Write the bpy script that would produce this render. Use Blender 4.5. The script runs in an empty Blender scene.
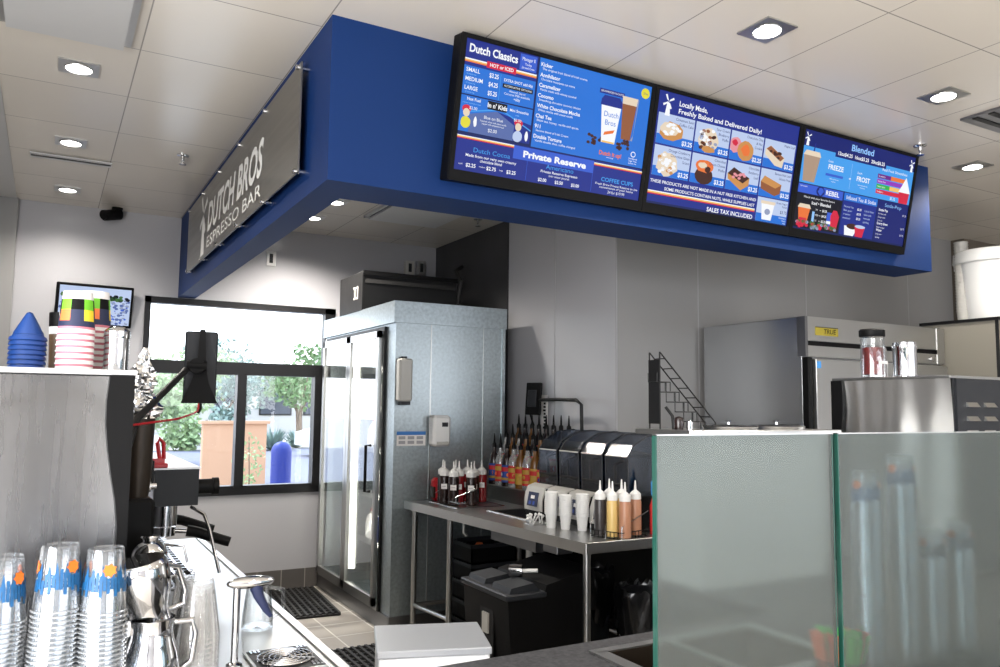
import bpy, math, random
from mathutils import Vector, Matrix
random.seed(7)
PI = math.pi
sc = bpy.context.scene
COL = sc.collection

# ------------------------------------------------------------------ camera, world, light, exposure
def lin(c):
    return tuple(((x/12.92) if x <= 0.04045 else ((x+0.055)/1.055)**2.4) for x in c)
def rgb(r, g, b):
    return lin((r/255, g/255, b/255))

yaw, pitch, roll = math.radians(29.435), math.radians(5.238), math.radians(0.648)
F = Vector((math.sin(yaw)*math.cos(pitch), math.cos(yaw)*math.cos(pitch), math.sin(pitch)))
Rr = Vector((math.cos(yaw), -math.sin(yaw), 0)); Uu = Rr.cross(F)
R2 = Rr*math.cos(roll) + Uu*math.sin(roll); U2 = -Rr*math.sin(roll) + Uu*math.cos(roll)
cd = bpy.data.cameras.new('camera'); cam = bpy.data.objects.new('camera', cd); COL.objects.link(cam)
cam.matrix_world = Matrix(((R2.x, U2.x, -F.x, 0), (R2.y, U2.y, -F.y, 0), (R2.z, U2.z, -F.z, 1.55), (0, 0, 0, 1)))
cd.sensor_width = 36; cd.lens = 799.23/1000*36; cd.clip_start = 0.02; cd.clip_end = 300
sc.camera = cam

w = bpy.data.worlds.new('sky'); sc.world = w; w.use_nodes = True
nt = w.node_tree; bg = nt.nodes['Background']
tc = nt.nodes.new('ShaderNodeTexCoord'); sp = nt.nodes.new('ShaderNodeSeparateXYZ'); cr = nt.nodes.new('ShaderNodeValToRGB')
nt.links.new(tc.outputs['Generated'], sp.inputs[0]); nt.links.new(sp.outputs['Z'], cr.inputs[0]); nt.links.new(cr.outputs[0], bg.inputs[0])
cr.color_ramp.elements[0].color = (0.93, 0.95, 1.0, 1); cr.color_ramp.elements[0].position = 0.0
cr.color_ramp.elements[1].color = (0.55, 0.72, 1.0, 1); cr.color_ramp.elements[1].position = 0.8
bg.inputs[1].default_value = 4.6

def light(name, kind, loc, energy, color=(1, 1, 1), rot=(0, 0, 0), **kw):
    d = bpy.data.lights.new(name, kind); d.energy = energy; d.color = color
    for k, v in kw.items(): setattr(d, k, v)
    o = bpy.data.objects.new(name, d); COL.objects.link(o); o.location = loc; o.rotation_euler = rot
    return o
light('sun', 'SUN', (0, 20, 30), 3.5, (1, 0.95, 0.86), (math.radians(38), 0, math.radians(-152)), angle=0.02)
pa = light('storefront_portal', 'AREA', (5.0, -4.0, 1.4), 10, rot=(PI/2, 0, 0), shape='RECTANGLE', size=7.4, size_y=2.75)
pa.data.cycles.is_portal = True
light('storefront_fill', 'AREA', (5.0, -3.9, 1.35), 50, (1.0, 0.97, 0.93), rot=(math.radians(105), 0, 0), shape='RECTANGLE', size=7.2, size_y=2.5)  # area lamp added at the unseen storefront, tilted up to brighten the ceiling
light('side_window_daylight', 'AREA', (-1.98, -0.9, 1.45), 370, (1.0, 0.98, 0.95), rot=(math.radians(106), 0, math.radians(-90)), shape='RECTANGLE', size=4.6, size_y=2.3)
pc_ = light('side_portal', 'AREA', (-2.0, -0.9, 1.45), 10, rot=(PI/2, 0, -PI/2), shape='RECTANGLE', size=5.0, size_y=2.6)
pc_.data.cycles.is_portal = True
pb = light('window_portal', 'AREA', (1.42, 7.06, 1.6), 10, shape='RECTANGLE', size=1.56, size_y=1.6)
pb.data.cycles.is_portal = True
pb.rotation_euler = (-PI/2, 0, 0)

vs = sc.view_settings
vs.view_transform = 'Standard'; vs.look = 'None'; vs.exposure = 0.0; vs.gamma = 1.0; vs.use_curve_mapping = False
sc.display_settings.display_device = 'sRGB'
cy = sc.cycles
cy.max_bounces = 10; cy.diffuse_bounces = 4; cy.glossy_bounces = 4; cy.transmission_bounces = 8
cy.transparent_max_bounces = 96; cy.sample_clamp_indirect = 4.0; cy.caustics_reflective = False; cy.caustics_refractive = False

# ------------------------------------------------------------------ materials
MATS = {}
def mat(name, color=(0.5, 0.5, 0.5), rough=0.5, metal=0.0, bump=0.0, bscale=40, var=0.0, vscale=6, emit=None, estr=1.0,
        coat=0.0, spec=0.5, stretch=None, rvar=0.0, alpha=None):
    m = bpy.data.materials.new(name); m.use_nodes = True; n = m.node_tree; p = n.nodes['Principled BSDF']
    p.inputs['Base Color'].default_value = (*color, 1); p.inputs['Roughness'].default_value = rough
    p.inputs['Metallic'].default_value = metal; p.inputs['Specular IOR Level'].default_value = spec
    if coat: p.inputs['Coat Weight'].default_value = coat; p.inputs['Coat Roughness'].default_value = 0.08
    if emit: p.inputs['Emission Color'].default_value = (*emit, 1); p.inputs['Emission Strength'].default_value = estr
    if bump or var or rvar:
        t = n.nodes.new('ShaderNodeTexCoord'); mp = n.nodes.new('ShaderNodeMapping'); n.links.new(t.outputs['Object'], mp.inputs[0])
        if stretch: mp.inputs['Scale'].default_value = stretch
    if bump:
        nz = n.nodes.new('ShaderNodeTexNoise'); nz.inputs['Scale'].default_value = bscale; nz.inputs['Detail'].default_value = 4
        b = n.nodes.new('ShaderNodeBump'); b.inputs['Strength'].default_value = bump; b.inputs['Distance'].default_value = 0.01
        n.links.new(mp.outputs[0], nz.inputs[0]); n.links.new(nz.outputs[0], b.inputs['Height']); n.links.new(b.outputs[0], p.inputs['Normal'])
    if var or rvar:
        nz = n.nodes.new('ShaderNodeTexNoise'); nz.inputs['Scale'].default_value = vscale; nz.inputs['Detail'].default_value = 5
        n.links.new(mp.outputs[0], nz.inputs[0])
        if var:
            mx = n.nodes.new('ShaderNodeValToRGB')
            mx.color_ramp.elements[0].position = 0.3; mx.color_ramp.elements[1].position = 0.7
            mx.color_ramp.elements[0].color = (*[c*(1-var) for c in color], 1); mx.color_ramp.elements[1].color = (*[min(1, c*(1+var)) for c in color], 1)
            n.links.new(nz.outputs[0], mx.inputs[0]); n.links.new(mx.outputs[0], p.inputs['Base Color'])
        if rvar:
            mr = n.nodes.new('ShaderNodeMapRange'); mr.inputs[3].default_value = max(0.02, rough-rvar); mr.inputs[4].default_value = rough+rvar
            n.links.new(nz.outputs[0], mr.inputs[0]); n.links.new(mr.outputs[0], p.inputs['Roughness'])
    MATS[name] = m
    return m

def tiles(name, c1, c2, grout, sx, sy, gsize, rough=0.4, bump=0.4, coat=0, off=(0, 0, 0), var=0.0, wave=0.0, brick=0.0):
    m = bpy.data.materials.new(name); m.use_nodes = True; n = m.node_tree; p = n.nodes['Principled BSDF']
    t = n.nodes.new('ShaderNodeTexCoord'); mp = n.nodes.new('ShaderNodeMapping'); mp.inputs['Location'].default_value = off
    b = n.nodes.new('ShaderNodeTexBrick'); b.offset = brick; b.offset_frequency = 2; b.squash = 1
    b.inputs['Scale'].default_value = 1; b.inputs['Brick Width'].default_value = sx; b.inputs['Row Height'].default_value = sy
    b.inputs['Mortar Size'].default_value = gsize; b.inputs['Mortar Smooth'].default_value = 0.1
    b.inputs['Color1'].default_value = (*c1, 1); b.inputs['Color2'].default_value = (*c2, 1); b.inputs['Mortar'].default_value = (*grout, 1)
    n.links.new(t.outputs['Object'], mp.inputs[0]); n.links.new(mp.outputs[0], b.inputs[0]); n.links.new(b.outputs[0], p.inputs['Base Color'])
    p.inputs['Roughness'].default_value = rough
    if coat: p.inputs['Coat Weight'].default_value = coat; p.inputs['Coat Roughness'].default_value = 0.1
    bp = n.nodes.new('ShaderNodeBump'); bp.inputs['Strength'].default_value = bump; bp.inputs['Distance'].default_value = 0.003; bp.invert = True
    n.links.new(b.outputs['Fac'], bp.inputs['Height'])
    if wave:
        nz = n.nodes.new('ShaderNodeTexNoise'); nz.inputs['Scale'].default_value = 2.2; nz.inputs['Detail'].default_value = 2
        n.links.new(t.outputs['Object'], nz.inputs[0])
        b2 = n.nodes.new('ShaderNodeBump'); b2.inputs['Strength'].default_value = wave; b2.inputs['Distance'].default_value = 0.02
        n.links.new(nz.outputs[0], b2.inputs['Height']); n.links.new(b2.outputs[0], bp.inputs['Normal'])
    n.links.new(bp.outputs[0], p.inputs['Normal'])
    MATS[name] = m
    return m

def clearmat(name, tint=(1, 1, 1), gloss=0.12, edge=0.6, rough=0.05, haze=0.0, hazecol=(0.8, 0.8, 0.8)):
    m = bpy.data.materials.new(name); m.use_nodes = True; n = m.node_tree; n.nodes.clear()
    o = n.nodes.new('ShaderNodeOutputMaterial'); tr = n.nodes.new('ShaderNodeBsdfTransparent'); tr.inputs[0].default_value = (*tint, 1)
    g = n.nodes.new('ShaderNodeBsdfGlossy'); g.inputs['Roughness'].default_value = rough
    lw = n.nodes.new('ShaderNodeLayerWeight'); lw.inputs[0].default_value = 0.35
    mr = n.nodes.new('ShaderNodeMapRange'); mr.inputs[3].default_value = gloss; mr.inputs[4].default_value = edge
    n.links.new(lw.outputs['Facing'], mr.inputs[0])
    mx = n.nodes.new('ShaderNodeMixShader'); n.links.new(mr.outputs[0], mx.inputs[0]); n.links.new(tr.outputs[0], mx.inputs[1]); n.links.new(g.outputs[0], mx.inputs[2])
    last = mx
    if haze:
        d = n.nodes.new('ShaderNodeBsdfDiffuse'); d.inputs[0].default_value = (*hazecol, 1)
        m2 = n.nodes.new('ShaderNodeMixShader'); m2.inputs[0].default_value = haze
        n.links.new(mx.outputs[0], m2.inputs[1]); n.links.new(d.outputs[0], m2.inputs[2]); last = m2
    n.links.new(last.outputs[0], o.inputs[0])
    MATS[name] = m
    return m

tiles('ceiling_tile', rgb(220, 213, 202), rgb(216, 209, 198), rgb(152, 147, 140), 0.61, 0.61, 0.003, rough=0.22, bump=0.25, off=(-0.27+0.61*20, -2.43+0.61*20, 0), wave=0.10)
tiles('pale_floor', rgb(205, 198, 188), rgb(198, 192, 182), rgb(170, 165, 158), 0.6, 0.6, 0.004, rough=0.4)
mat('ceiling_plaster', rgb(190, 190, 190), 0.7, bump=0.05)
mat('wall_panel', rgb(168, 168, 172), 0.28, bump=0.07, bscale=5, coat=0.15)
mat('wall_panel_shade', rgb(140, 139, 138), 0.3, bump=0.07, bscale=5, coat=0.1)  # wall_panel repeated darker, with the shade put into the colour
mat('wall_brown', rgb(92, 84, 74), 0.6, bump=0.1)
mat('wall_dark', rgb(42, 42, 44), 0.5, var=0.25, vscale=2.5)
mat('seam', rgb(160, 160, 162), 0.4, bump=0.02)
tiles('floor_tile', rgb(142, 136, 128), rgb(132, 127, 120), rgb(190, 186, 178), 0.30, 0.30, 0.005, rough=0.45, bump=0.5, off=(0.02, 0.05, 0))
tiles('base_tile', rgb(92, 88, 85), rgb(84, 81, 79), rgb(150, 146, 140), 0.20, 0.5, 0.004, rough=0.4)
mat('blue_paint', rgb(10, 42, 92), 0.6, spec=0.2, bump=0.03, bscale=120)
mat('steel', (0.50, 0.50, 0.49), 0.30, 1.0, rvar=0.04, vscale=3)
mat('steel_dark', (0.22, 0.22, 0.23), 0.34, 1.0, rvar=0.08, vscale=3)
m_ = mat('steel_brushed', (0.17, 0.17, 0.172), 0.27, 1.0, rvar=0.08, vscale=4, stretch=(14, 14, 0.6))
m_.node_tree.nodes['Principled BSDF'].inputs['Anisotropic'].default_value = 0.3; m_.node_tree.nodes['Principled BSDF'].inputs['Anisotropic Rotation'].default_value = 0.0
mat('steel_bright', (0.85, 0.84, 0.82), 0.30, 1.0, rvar=0.05, vscale=2)
mat('steel_smooth', (0.40, 0.41, 0.42), 0.24, 1.0, rvar=0.05, vscale=2)
mat('cabinet_tan', rgb(132, 128, 118), 0.5, bump=0.03)
mat('steel_lid', rgb(158, 161, 166), 0.35, 0.3, rvar=0.04)
mat('chrome', (0.60, 0.60, 0.61), 0.07, 1.0, rvar=0.03)
mat('galvanised', rgb(168, 178, 182), 0.38, 0.85, var=0.16, vscale=45, rvar=0.1)
mat('white_steel', rgb(225, 226, 228), 0.35, 0.2, bump=0.02)
mat('bezel_black', rgb(8, 8, 9), 0.5, spec=0.12, rvar=0.05)
mat('black_metal', rgb(11, 11, 12), 0.45, 0.0, spec=0.3, rvar=0.06)
mat('black_plastic', rgb(10, 10, 11), 0.5, spec=0.14, rvar=0.08, bump=0.02)
mat('grey_plastic', rgb(34, 36, 40), 0.5, spec=0.3, rvar=0.06)
mat('pale_plastic', rgb(180, 178, 172), 0.45, rvar=0.05)
mat('white_plastic', rgb(226, 226, 224), 0.4, rvar=0.05)
mat('window_frame', rgb(24, 24, 26), 0.4, 0.4, rvar=0.05)
mat('granite', rgb(56, 56, 58), 0.45, var=0.8, vscale=85, coat=0.05)
mat('rubber', rgb(16, 15, 15), 0.75, bump=0.2)
mat('red_plastic', rgb(170, 18, 28), 0.3, rvar=0.05)
mat('blue_plastic', rgb(16, 58, 124), 0.45, rvar=0.05)
mat('bollard_blue', rgb(14, 40, 130), 0.5, rvar=0.05)
mat('foil', (0.8, 0.8, 0.8), 0.16, 1.0, rvar=0.06)
mat('paper_white', rgb(235, 232, 230), 0.6, var=0.04)
mat('paper_pink', rgb(205, 120, 135), 0.6, var=0.04)
mat('paper_navy', rgb(30, 38, 70), 0.6, var=0.04)
mat('print_green', rgb(110, 190, 40), 0.6, var=0.05)
mat('print_yellow', rgb(235, 205, 50), 0.6, var=0.05)
mat('print_orange', rgb(235, 120, 60), 0.6, var=0.05)
mat('print_sun', rgb(240, 120, 35), 0.5, var=0.05)
mat('print_blue', rgb(16, 84, 134), 0.5, var=0.15, vscale=90)
mat('brown_drink', rgb(92, 70, 48), 0.4, var=0.1)
mat('spice_red', rgb(120, 20, 20), 0.5, var=0.3, vscale=60)
mat('syrup_dark', rgb(34, 20, 18), 0.25, rvar=0.05)
mat('syrup_red', rgb(130, 22, 28), 0.25, rvar=0.05)
mat('syrup_amber', rgb(110, 70, 26), 0.25, rvar=0.05)
mat('sauce_caramel', rgb(222, 190, 120), 0.35, rvar=0.05)
mat('sauce_mocha', rgb(178, 128, 100), 0.35, rvar=0.05)
mat('sauce_dark', rgb(58, 54, 54), 0.35, rvar=0.05)
mat('label_yellow', rgb(190, 150, 60), 0.6, var=0.05)
mat('label_red', rgb(200, 40, 40), 0.6, var=0.05)
mat('label_blue', rgb(40, 70, 150), 0.6, var=0.05)
mat('sign_metal', (0.30, 0.295, 0.28), 0.36, 1.0, rvar=0.1, vscale=3, stretch=(1, 0.4, 12))
mat('sign_white', rgb(235, 235, 232), 0.5, var=0.02)
mat('lamp_emit', (1, 1, 1), 0.5, emit=(1, 0.97, 0.92), estr=14, var=0.01)
mat('tube_emit', (1, 1, 1), 0.5, emit=(1.0, 0.98, 0.86), estr=6.0, var=0.01)
mat('concrete_out', rgb(178, 172, 166), 0.8, var=0.1, vscale=3)
mat('asphalt_out', rgb(118, 118, 130), 0.85, var=0.08, vscale=3)
mat('peach_wall', rgb(186, 146, 116), 0.8, bump=0.1)
mat('stucco_out', rgb(200, 196, 190), 0.8, bump=0.1)
mat('dark_glass', rgb(70, 76, 88), 0.15, rvar=0.03)
mat('leaf_a', rgb(112, 140, 90), 0.6, var=0.35, vscale=5)
mat('leaf_b', rgb(150, 172, 120), 0.6, var=0.35, vscale=5)
mat('leaf_c', rgb(130, 150, 140), 0.6, var=0.3, vscale=5)
mat('bark', rgb(120, 100, 82), 0.8, var=0.2)
mat('car_white', rgb(235, 236, 238), 0.3, coat=0.5, rvar=0.03)
mat('straw_green', rgb(60, 220, 60), 0.4, emit=None, rvar=0.05)
mat('straw_orange', rgb(255, 120, 60), 0.4, rvar=0.05)
mat('notice_blue', rgb(60, 120, 190), 0.6, var=0.05)
mat('bag_black', rgb(14, 14, 15), 0.18, rvar=0.08)
mat('pan_inside', rgb(48, 40, 32), 0.4, 0.5, rvar=0.05)
mat('badge_yellow', rgb(150, 136, 40), 0.5, var=0.05)
mat('tape_blue', rgb(70, 150, 220), 0.5, var=0.05)
clearmat('cup_clear', (0.97, 0.98, 0.99), 0.06, 0.55, 0.08, haze=0.03, hazecol=(0.85, 0.88, 0.9))
clearmat('cup_rim', (0.9, 0.92, 0.94), 0.22, 0.7, 0.1, haze=0.22, hazecol=(0.75, 0.78, 0.8))
clearmat('cup_frosty', (0.97, 0.97, 0.97), 0.08, 0.5, 0.12, haze=0.10, hazecol=(0.9, 0.9, 0.88))
clearmat('glass_clear', (0.96, 0.97, 0.97), 0.06, 0.75, 0.03)
clearmat('window_glass', (0.97, 0.98, 0.98), 0.03, 0.35, 0.02)
clearmat('smoke_plastic', (0.50, 0.55, 0.62), 0.04, 0.22, 0.14)
clearmat('clear_squeeze', (0.85, 0.85, 0.85), 0.1, 0.4, 0.15, haze=0.25)

def frosted():
    m = bpy.data.materials.new('frosted_glass'); m.use_nodes = True; n = m.node_tree; n.nodes.clear()
    o = n.nodes.new('ShaderNodeOutputMaterial')
    r = n.nodes.new('ShaderNodeBsdfRefraction'); r.inputs['Roughness'].default_value = 0.18; r.inputs['IOR'].default_value = 1.15
    r.inputs[0].default_value = (0.78, 0.86, 0.88, 1)
    d = n.nodes.new('ShaderNodeBsdfDiffuse'); d.inputs[0].default_value = (*rgb(100, 106, 100), 1)
    t = n.nodes.new('ShaderNodeBsdfTranslucent'); t.inputs[0].default_value = (*rgb(114, 124, 120), 1)
    g = n.nodes.new('ShaderNodeBsdfGlossy'); g.inputs['Roughness'].default_value = 0.3
    nz = n.nodes.new('ShaderNodeTexNoise'); nz.inputs['Scale'].default_value = 3
    mr = n.nodes.new('ShaderNodeMapRange'); mr.inputs[3].default_value = 0.36; mr.inputs[4].default_value = 0.42
    n.links.new(nz.outputs[0], mr.inputs[0])
    a = n.nodes.new('ShaderNodeMixShader'); a.inputs[0].default_value = 0.4; n.links.new(d.outputs[0], a.inputs[1]); n.links.new(t.outputs[0], a.inputs[2])
    b = n.nodes.new('ShaderNodeMixShader'); n.links.new(mr.outputs[0], b.inputs[0]); n.links.new(r.outputs[0], b.inputs[1]); n.links.new(a.outputs[0], b.inputs[2])
    c = n.nodes.new('ShaderNodeMixShader'); c.inputs[0].default_value = 0.05; n.links.new(b.outputs[0], c.inputs[1]); n.links.new(g.outputs[0], c.inputs[2])
    n.links.new(c.outputs[0], o.inputs[0]); MATS['frosted_glass'] = m
frosted()
mat('glass_edge', rgb(16, 62, 52), 0.15, rvar=0.03)

def emis(name, c, s=1.0):
    m = bpy.data.materials.new(name); m.use_nodes = True; n = m.node_tree; p = n.nodes['Principled BSDF']
    p.inputs['Base Color'].default_value = (0.004, 0.004, 0.004, 1); p.inputs['Roughness'].default_value = 0.35; p.inputs['Specular IOR Level'].default_value = 0.12
    nz = n.nodes.new('ShaderNodeTexNoise'); nz.inputs['Scale'].default_value = 3; mr = n.nodes.new('ShaderNodeMapRange')
    mr.inputs[3].default_value = s*0.96; mr.inputs[4].default_value = s*1.04
    n.links.new(nz.outputs[0], mr.inputs[0]); n.links.new(mr.outputs[0], p.inputs['Emission Strength'])
    p.inputs['Emission Color'].default_value = (*c, 1); MATS[name] = m
for k, c in dict(e_navy=(32, 48, 140), e_navy2=(24, 36, 112), e_blue=(40, 116, 216), e_blue2=(58, 96, 210), e_sky=(72, 160, 238), e_pale=(190, 206, 238),
                 e_white=(248, 250, 255), e_cyan=(150, 200, 255), e_line=(20, 34, 92), e_dark=(18, 20, 34), e_red=(214, 40, 70), e_gold=(244, 196, 110),
                 e_orange=(236, 120, 60), e_brown=(150, 92, 60), e_choc=(70, 40, 34), e_cream=(232, 214, 190), e_bun=(206, 146, 84), e_green=(60, 180, 80),
                 e_purple=(150, 60, 190), e_plum=(110, 40, 140), e_yellow=(230, 220, 60), e_slate=(90, 110, 170), e_pink=(230, 150, 160), e_grey=(150, 160, 190),
                 e_olive=(70, 110, 60), e_tan=(176, 150, 130)).items():
    emis(k, rgb(*c), 1.0)

# ------------------------------------------------------------------ mesh builder
_text_cache = {}
def text_mesh(s, bold):
    k = (s, bold)
    if k not in _text_cache:
        cu = bpy.data.curves.new('t', 'FONT'); cu.body = s; cu.size = 1.0; cu.offset = bold; cu.resolution_u = 3; cu.space_character = 1.0
        o = bpy.data.objects.new('t', cu); COL.objects.link(o)
        bpy.context.view_layer.update()
        me = bpy.data.meshes.new_from_object(o.evaluated_get(bpy.context.evaluated_depsgraph_get()))
        vv = [v.co.copy() for v in me.vertices]; ff = [tuple(p.vertices) for p in me.polygons]
        bpy.data.objects.remove(o); bpy.data.meshes.remove(me); bpy.data.curves.remove(cu)
        _text_cache[k] = (vv, ff)
    return _text_cache[k]

class MB:
    def __init__(s): s.v = []; s.f = []; s.m = []; s.mats = []; s.flat = []
    def mi(s, m):
        if m not in s.mats: s.mats.append(m)
        return s.mats.index(m)
    def add(s, vs, fs, m, M=None):
        k = len(s.v); i = s.mi(m)
        for v in vs:
            v = Vector(v); s.v.append(tuple(M @ v) if M else tuple(v))
        for f in fs: s.f.append(tuple(k+a for a in f)); s.m.append(i)
        return s
    def box(s, x0, x1, y0, y1, z0, z1, m, M=None, bev=0.0):
        if bev and min(abs(x1-x0), abs(y1-y0), abs(z1-z0)) > 2.2*bev:
            # chamfered box
            X = (x0, x0+bev, x1-bev, x1); Y = (y0, y0+bev, y1-bev, y1); Z = (z0, z0+bev, z1-bev, z1)
            idx = {}; vs = []
            def V(i, j, k):
                if (i, j, k) not in idx: idx[(i, j, k)] = len(vs); vs.append((X[i], Y[j], Z[k]))
                return idx[(i, j, k)]
            fs = []
            for a, b in ((0, 1), (3, 2)):
                fs.append((V(a, 1, 1), V(a, 1, 2), V(a, 2, 2), V(a, 2, 1)) if a == 0 else (V(a, 1, 1), V(a, 2, 1), V(a, 2, 2), V(a, 1, 2)))
                fs.append((V(1, a, 1), V(2, a, 1), V(2, a, 2), V(1, a, 2)) if a == 0 else (V(1, a, 1), V(1, a, 2), V(2, a, 2), V(2, a, 1)))
                fs.append((V(1, 1, a), V(1, 2, a), V(2, 2, a), V(2, 1, a)) if a == 0 else (V(1, 1, a), V(2, 1, a), V(2, 2, a), V(1, 2, a)))
            for a in (0, 3):
                ai = 1 if a == 0 else 2
                for b in (0, 3):
                    bi = 1 if b == 0 else 2
                    fs.append((V(a, bi, 1), V(a, bi, 2), V(ai, b, 2), V(ai, b, 1)))
                    fs.append((V(a, 1, bi), V(a, 2, bi), V(ai, 2, b), V(ai, 1, b)))
                    fs.append((V(1, a, bi), V(2, a, bi), V(2, ai, b), V(1, ai, b)))
                    for c in (0, 3):
                        ci = 1 if c == 0 else 2
                        fs.append((V(a, bi, ci), V(ai, b, ci), V(ai, bi, c)))
            return s.add(vs, fs, m, M)
        vs = [(x, y, z) for x in (x0, x1) for y in (y0, y1) for z in (z0, z1)]
        return s.add(vs, [(0, 1, 3, 2), (4, 6, 7, 5), (0, 4, 5, 1), (2, 3, 7, 6), (0, 2, 6, 4), (1, 5, 7, 3)], m, M)
    def lathe(s, prof, m, c=(0, 0, 0), n=24, M=None, cap=True):
        vs = []; fs = []
        for r, z in prof:
            for i in range(n):
                a = 2*PI*i/n; vs.append((c[0]+r*math.cos(a), c[1]+r*math.sin(a), c[2]+z))
        for j in range(len(prof)-1):
            for i in range(n):
                k = (i+1) % n; fs.append((j*n+i, j*n+k, (j+1)*n+k, (j+1)*n+i))
        if cap:
            if prof[0][0] > 1e-5: fs.append(tuple(range(n-1, -1, -1)))
            if prof[-1][0] > 1e-5: fs.append(tuple((len(prof)-1)*n+i for i in range(n)))
        return s.add(vs, fs, m, M)
    def cyl(s, a, b, r, m, n=16, r2=None):
        return s.tube([a, b], r, m, n, r2)
    def tube(s, pts, r, m, n=10, r2=None, closed=False):
        P = [Vector(p) for p in pts]; k = len(P); vs = []; fs = []; up = None
        for i in range(k):
            if closed: d = (P[(i+1) % k]-P[i-1])
            else: d = (P[min(i+1, k-1)]-P[max(i-1, 0)])
            d = d.normalized() if d.length > 1e-9 else Vector((0, 0, 1))
            if up is None: up = Vector((0, 0, 1)) if abs(d.z) < 0.9 else Vector((1, 0, 0))
            x = d.cross(up)
            if x.length < 1e-6: x = d.cross(Vector((0.3, 1, 0.2)))
            x.normalize(); y = x.cross(d).normalized(); up = y
            rr = r if r2 is None else r+(r2-r)*i/(k-1)
            for j in range(n):
                a = 2*PI*j/n; vs.append(P[i]+x*rr*math.cos(a)+y*rr*math.sin(a))
        for i in range(k if closed else k-1):
            for j in range(n):
                q = (j+1) % n; i2 = (i+1) % k; fs.append((i*n+j, i*n+q, i2*n+q, i2*n+j))
        if not closed:
            fs.append(tuple(range(n-1, -1, -1))); fs.append(tuple((k-1)*n+j for j in range(n)))
        return s.add(vs, fs, m)
    def prism(s, poly, lo, hi, m, axis='z', M=None):
        n = len(poly)
        f = {'z': lambda a, b, h: (a, b, h), 'y': lambda a, b, h: (a, h, b), 'x': lambda a, b, h: (h, a, b)}[axis]
        vs = [f(a, b, lo) for a, b in poly]+[f(a, b, hi) for a, b in poly]
        fs = [tuple(range(n-1, -1, -1)), tuple(range(n, 2*n))]+[(i, (i+1) % n, n+(i+1) % n, n+i) for i in range(n)]
        return s.add(vs, fs, m, M)
    def sph(s, c, r, m, n=16, k=10, sc=(1, 1, 1), M=None):
        prof = [(max(1e-6, r*math.sin(PI*i/k)), -r*math.cos(PI*i/k)) for i in range(k+1)]
        T = Matrix.Translation(c) @ Matrix.Diagonal((*sc, 1))
        return s.lathe(prof, m, n=n, M=(M @ T if M else T), cap=False)
    def quad(s, pts, m, M=None): return s.add(pts, [tuple(range(len(pts)))], m, M)
    def text(s, t, x, y, h, m, M, align='l', width=None, shear=0.0, bold=0.0, z=0.0):
        vv, ff = text_mesh(t, bold)
        if not vv: return s
        x0 = min(v.x for v in vv); x1 = max(v.x for v in vv)
        cap = 0.70; k = h/cap; kx = (width/(x1-x0)) if width else k
        W = (x1-x0)*kx; ox = x - (0 if align == 'l' else W/2 if align == 'c' else W)
        return s.add([(ox+(v.x-x0)*kx+shear*v.y*k, y+v.y*k, z) for v in vv], ff, m, M)
    def build(s, name, parent=None, loc=None, rotz=0.0, smooth=True, angle=35):
        me = bpy.data.meshes.new(name); me.from_pydata(s.v, [], s.f)
        for m in s.mats: me.materials.append(MATS[m])
        me.polygons.foreach_set('material_index', s.m)
        if smooth:
            me.polygons.foreach_set('use_smooth', [True]*len(s.f)); me.set_sharp_from_angle(angle=math.radians(angle))
        me.update()
        o = bpy.data.objects.new(name, me); COL.objects.link(o)
        if parent: o.parent = parent
        if loc: o.location = loc
        if rotz: o.rotation_euler.z = rotz
        return o

def tag(o, label=None, cat=None, group=None, kind=None):
    if label: o['label'] = label
    if cat: o['category'] = cat
    if group: o['group'] = group
    if kind: o['kind'] = kind
    return o
def thing(name, label, cat, loc=(0, 0, 0), rotz=0, group=None):
    o = bpy.data.objects.new(name, None); COL.objects.link(o); o.location = loc; o.rotation_euler = (0, 0, rotz); o.empty_display_size = 0.05
    return tag(o, label, cat, group)
def dup(root, loc, rotz=None, label=None, group=None, scale=None):
    r = root.copy(); COL.objects.link(r); r.location = loc
    if rotz is not None: r.rotation_euler = (r.rotation_euler.x, r.rotation_euler.y, rotz)
    if label: r['label'] = label
    if group: r['group'] = group
    if scale: r.scale = scale
    for ch in list(root.children):
        c = ch.copy(); COL.objects.link(c); c.parent = r
        for g in list(ch.children):
            d = g.copy(); COL.objects.link(d); d.parent = c
    return r
def struct(name, mb, **k):
    return tag(mb.build(name, **k), kind='structure')

# ------------------------------------------------------------------ room shell
CZ = 3.06; YW = 6.9
struct('floor', MB().box(-2.0, 9.0, -4.0, 7.05, -0.12, 0, 'floor_tile'))
struct('ceiling', MB().box(-0.274, 9.0, -4.0, 7.05, CZ, CZ+0.1, 'ceiling_tile').box(-2.0, -0.274, -4.0, 7.05, CZ-0.004, CZ+0.1, 'ceiling_plaster'))
wx0, wx1, wz0, wz1 = 0.64, 2.2, 0.80, 2.40
struct('wall_back', MB().box(-2.0, wx0, YW, YW+0.15, 0, CZ, 'wall_panel').box(wx1, 3.34, YW, YW+0.15, 0, CZ, 'wall_panel')
       .box(wx0, wx1, YW, YW+0.15, wz1, CZ, 'wall_panel').box(wx0, wx1, YW, YW+0.15, 0, wz0, 'wall_panel')
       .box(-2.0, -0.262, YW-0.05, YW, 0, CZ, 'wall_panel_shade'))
struct('wall_left', MB().box(-2.12, -2.0, 1.6, YW+0.15, 0, CZ, 'wall_panel').box(-2.12, -2.0, -4.0, -3.4, 0, CZ, 'wall_panel').box(-2.12, -2.0, -3.4, 1.6, 0, 0.15, 'wall_panel').box(-2.12, -2.0, -3.4, 1.6, 2.75, CZ, 'wall_panel'))
for i_, y_ in enumerate((-3.4, -1.73, -0.07, 1.55)): struct('window_%d' % (i_+2), MB().box(-2.09, -2.03, y_, y_+0.05, 0.15, 2.75, 'window_frame'))
struct('wall_middle', MB().box(3.19, 3.34, 4.12, YW, 0, CZ, 'wall_panel'))
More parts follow.
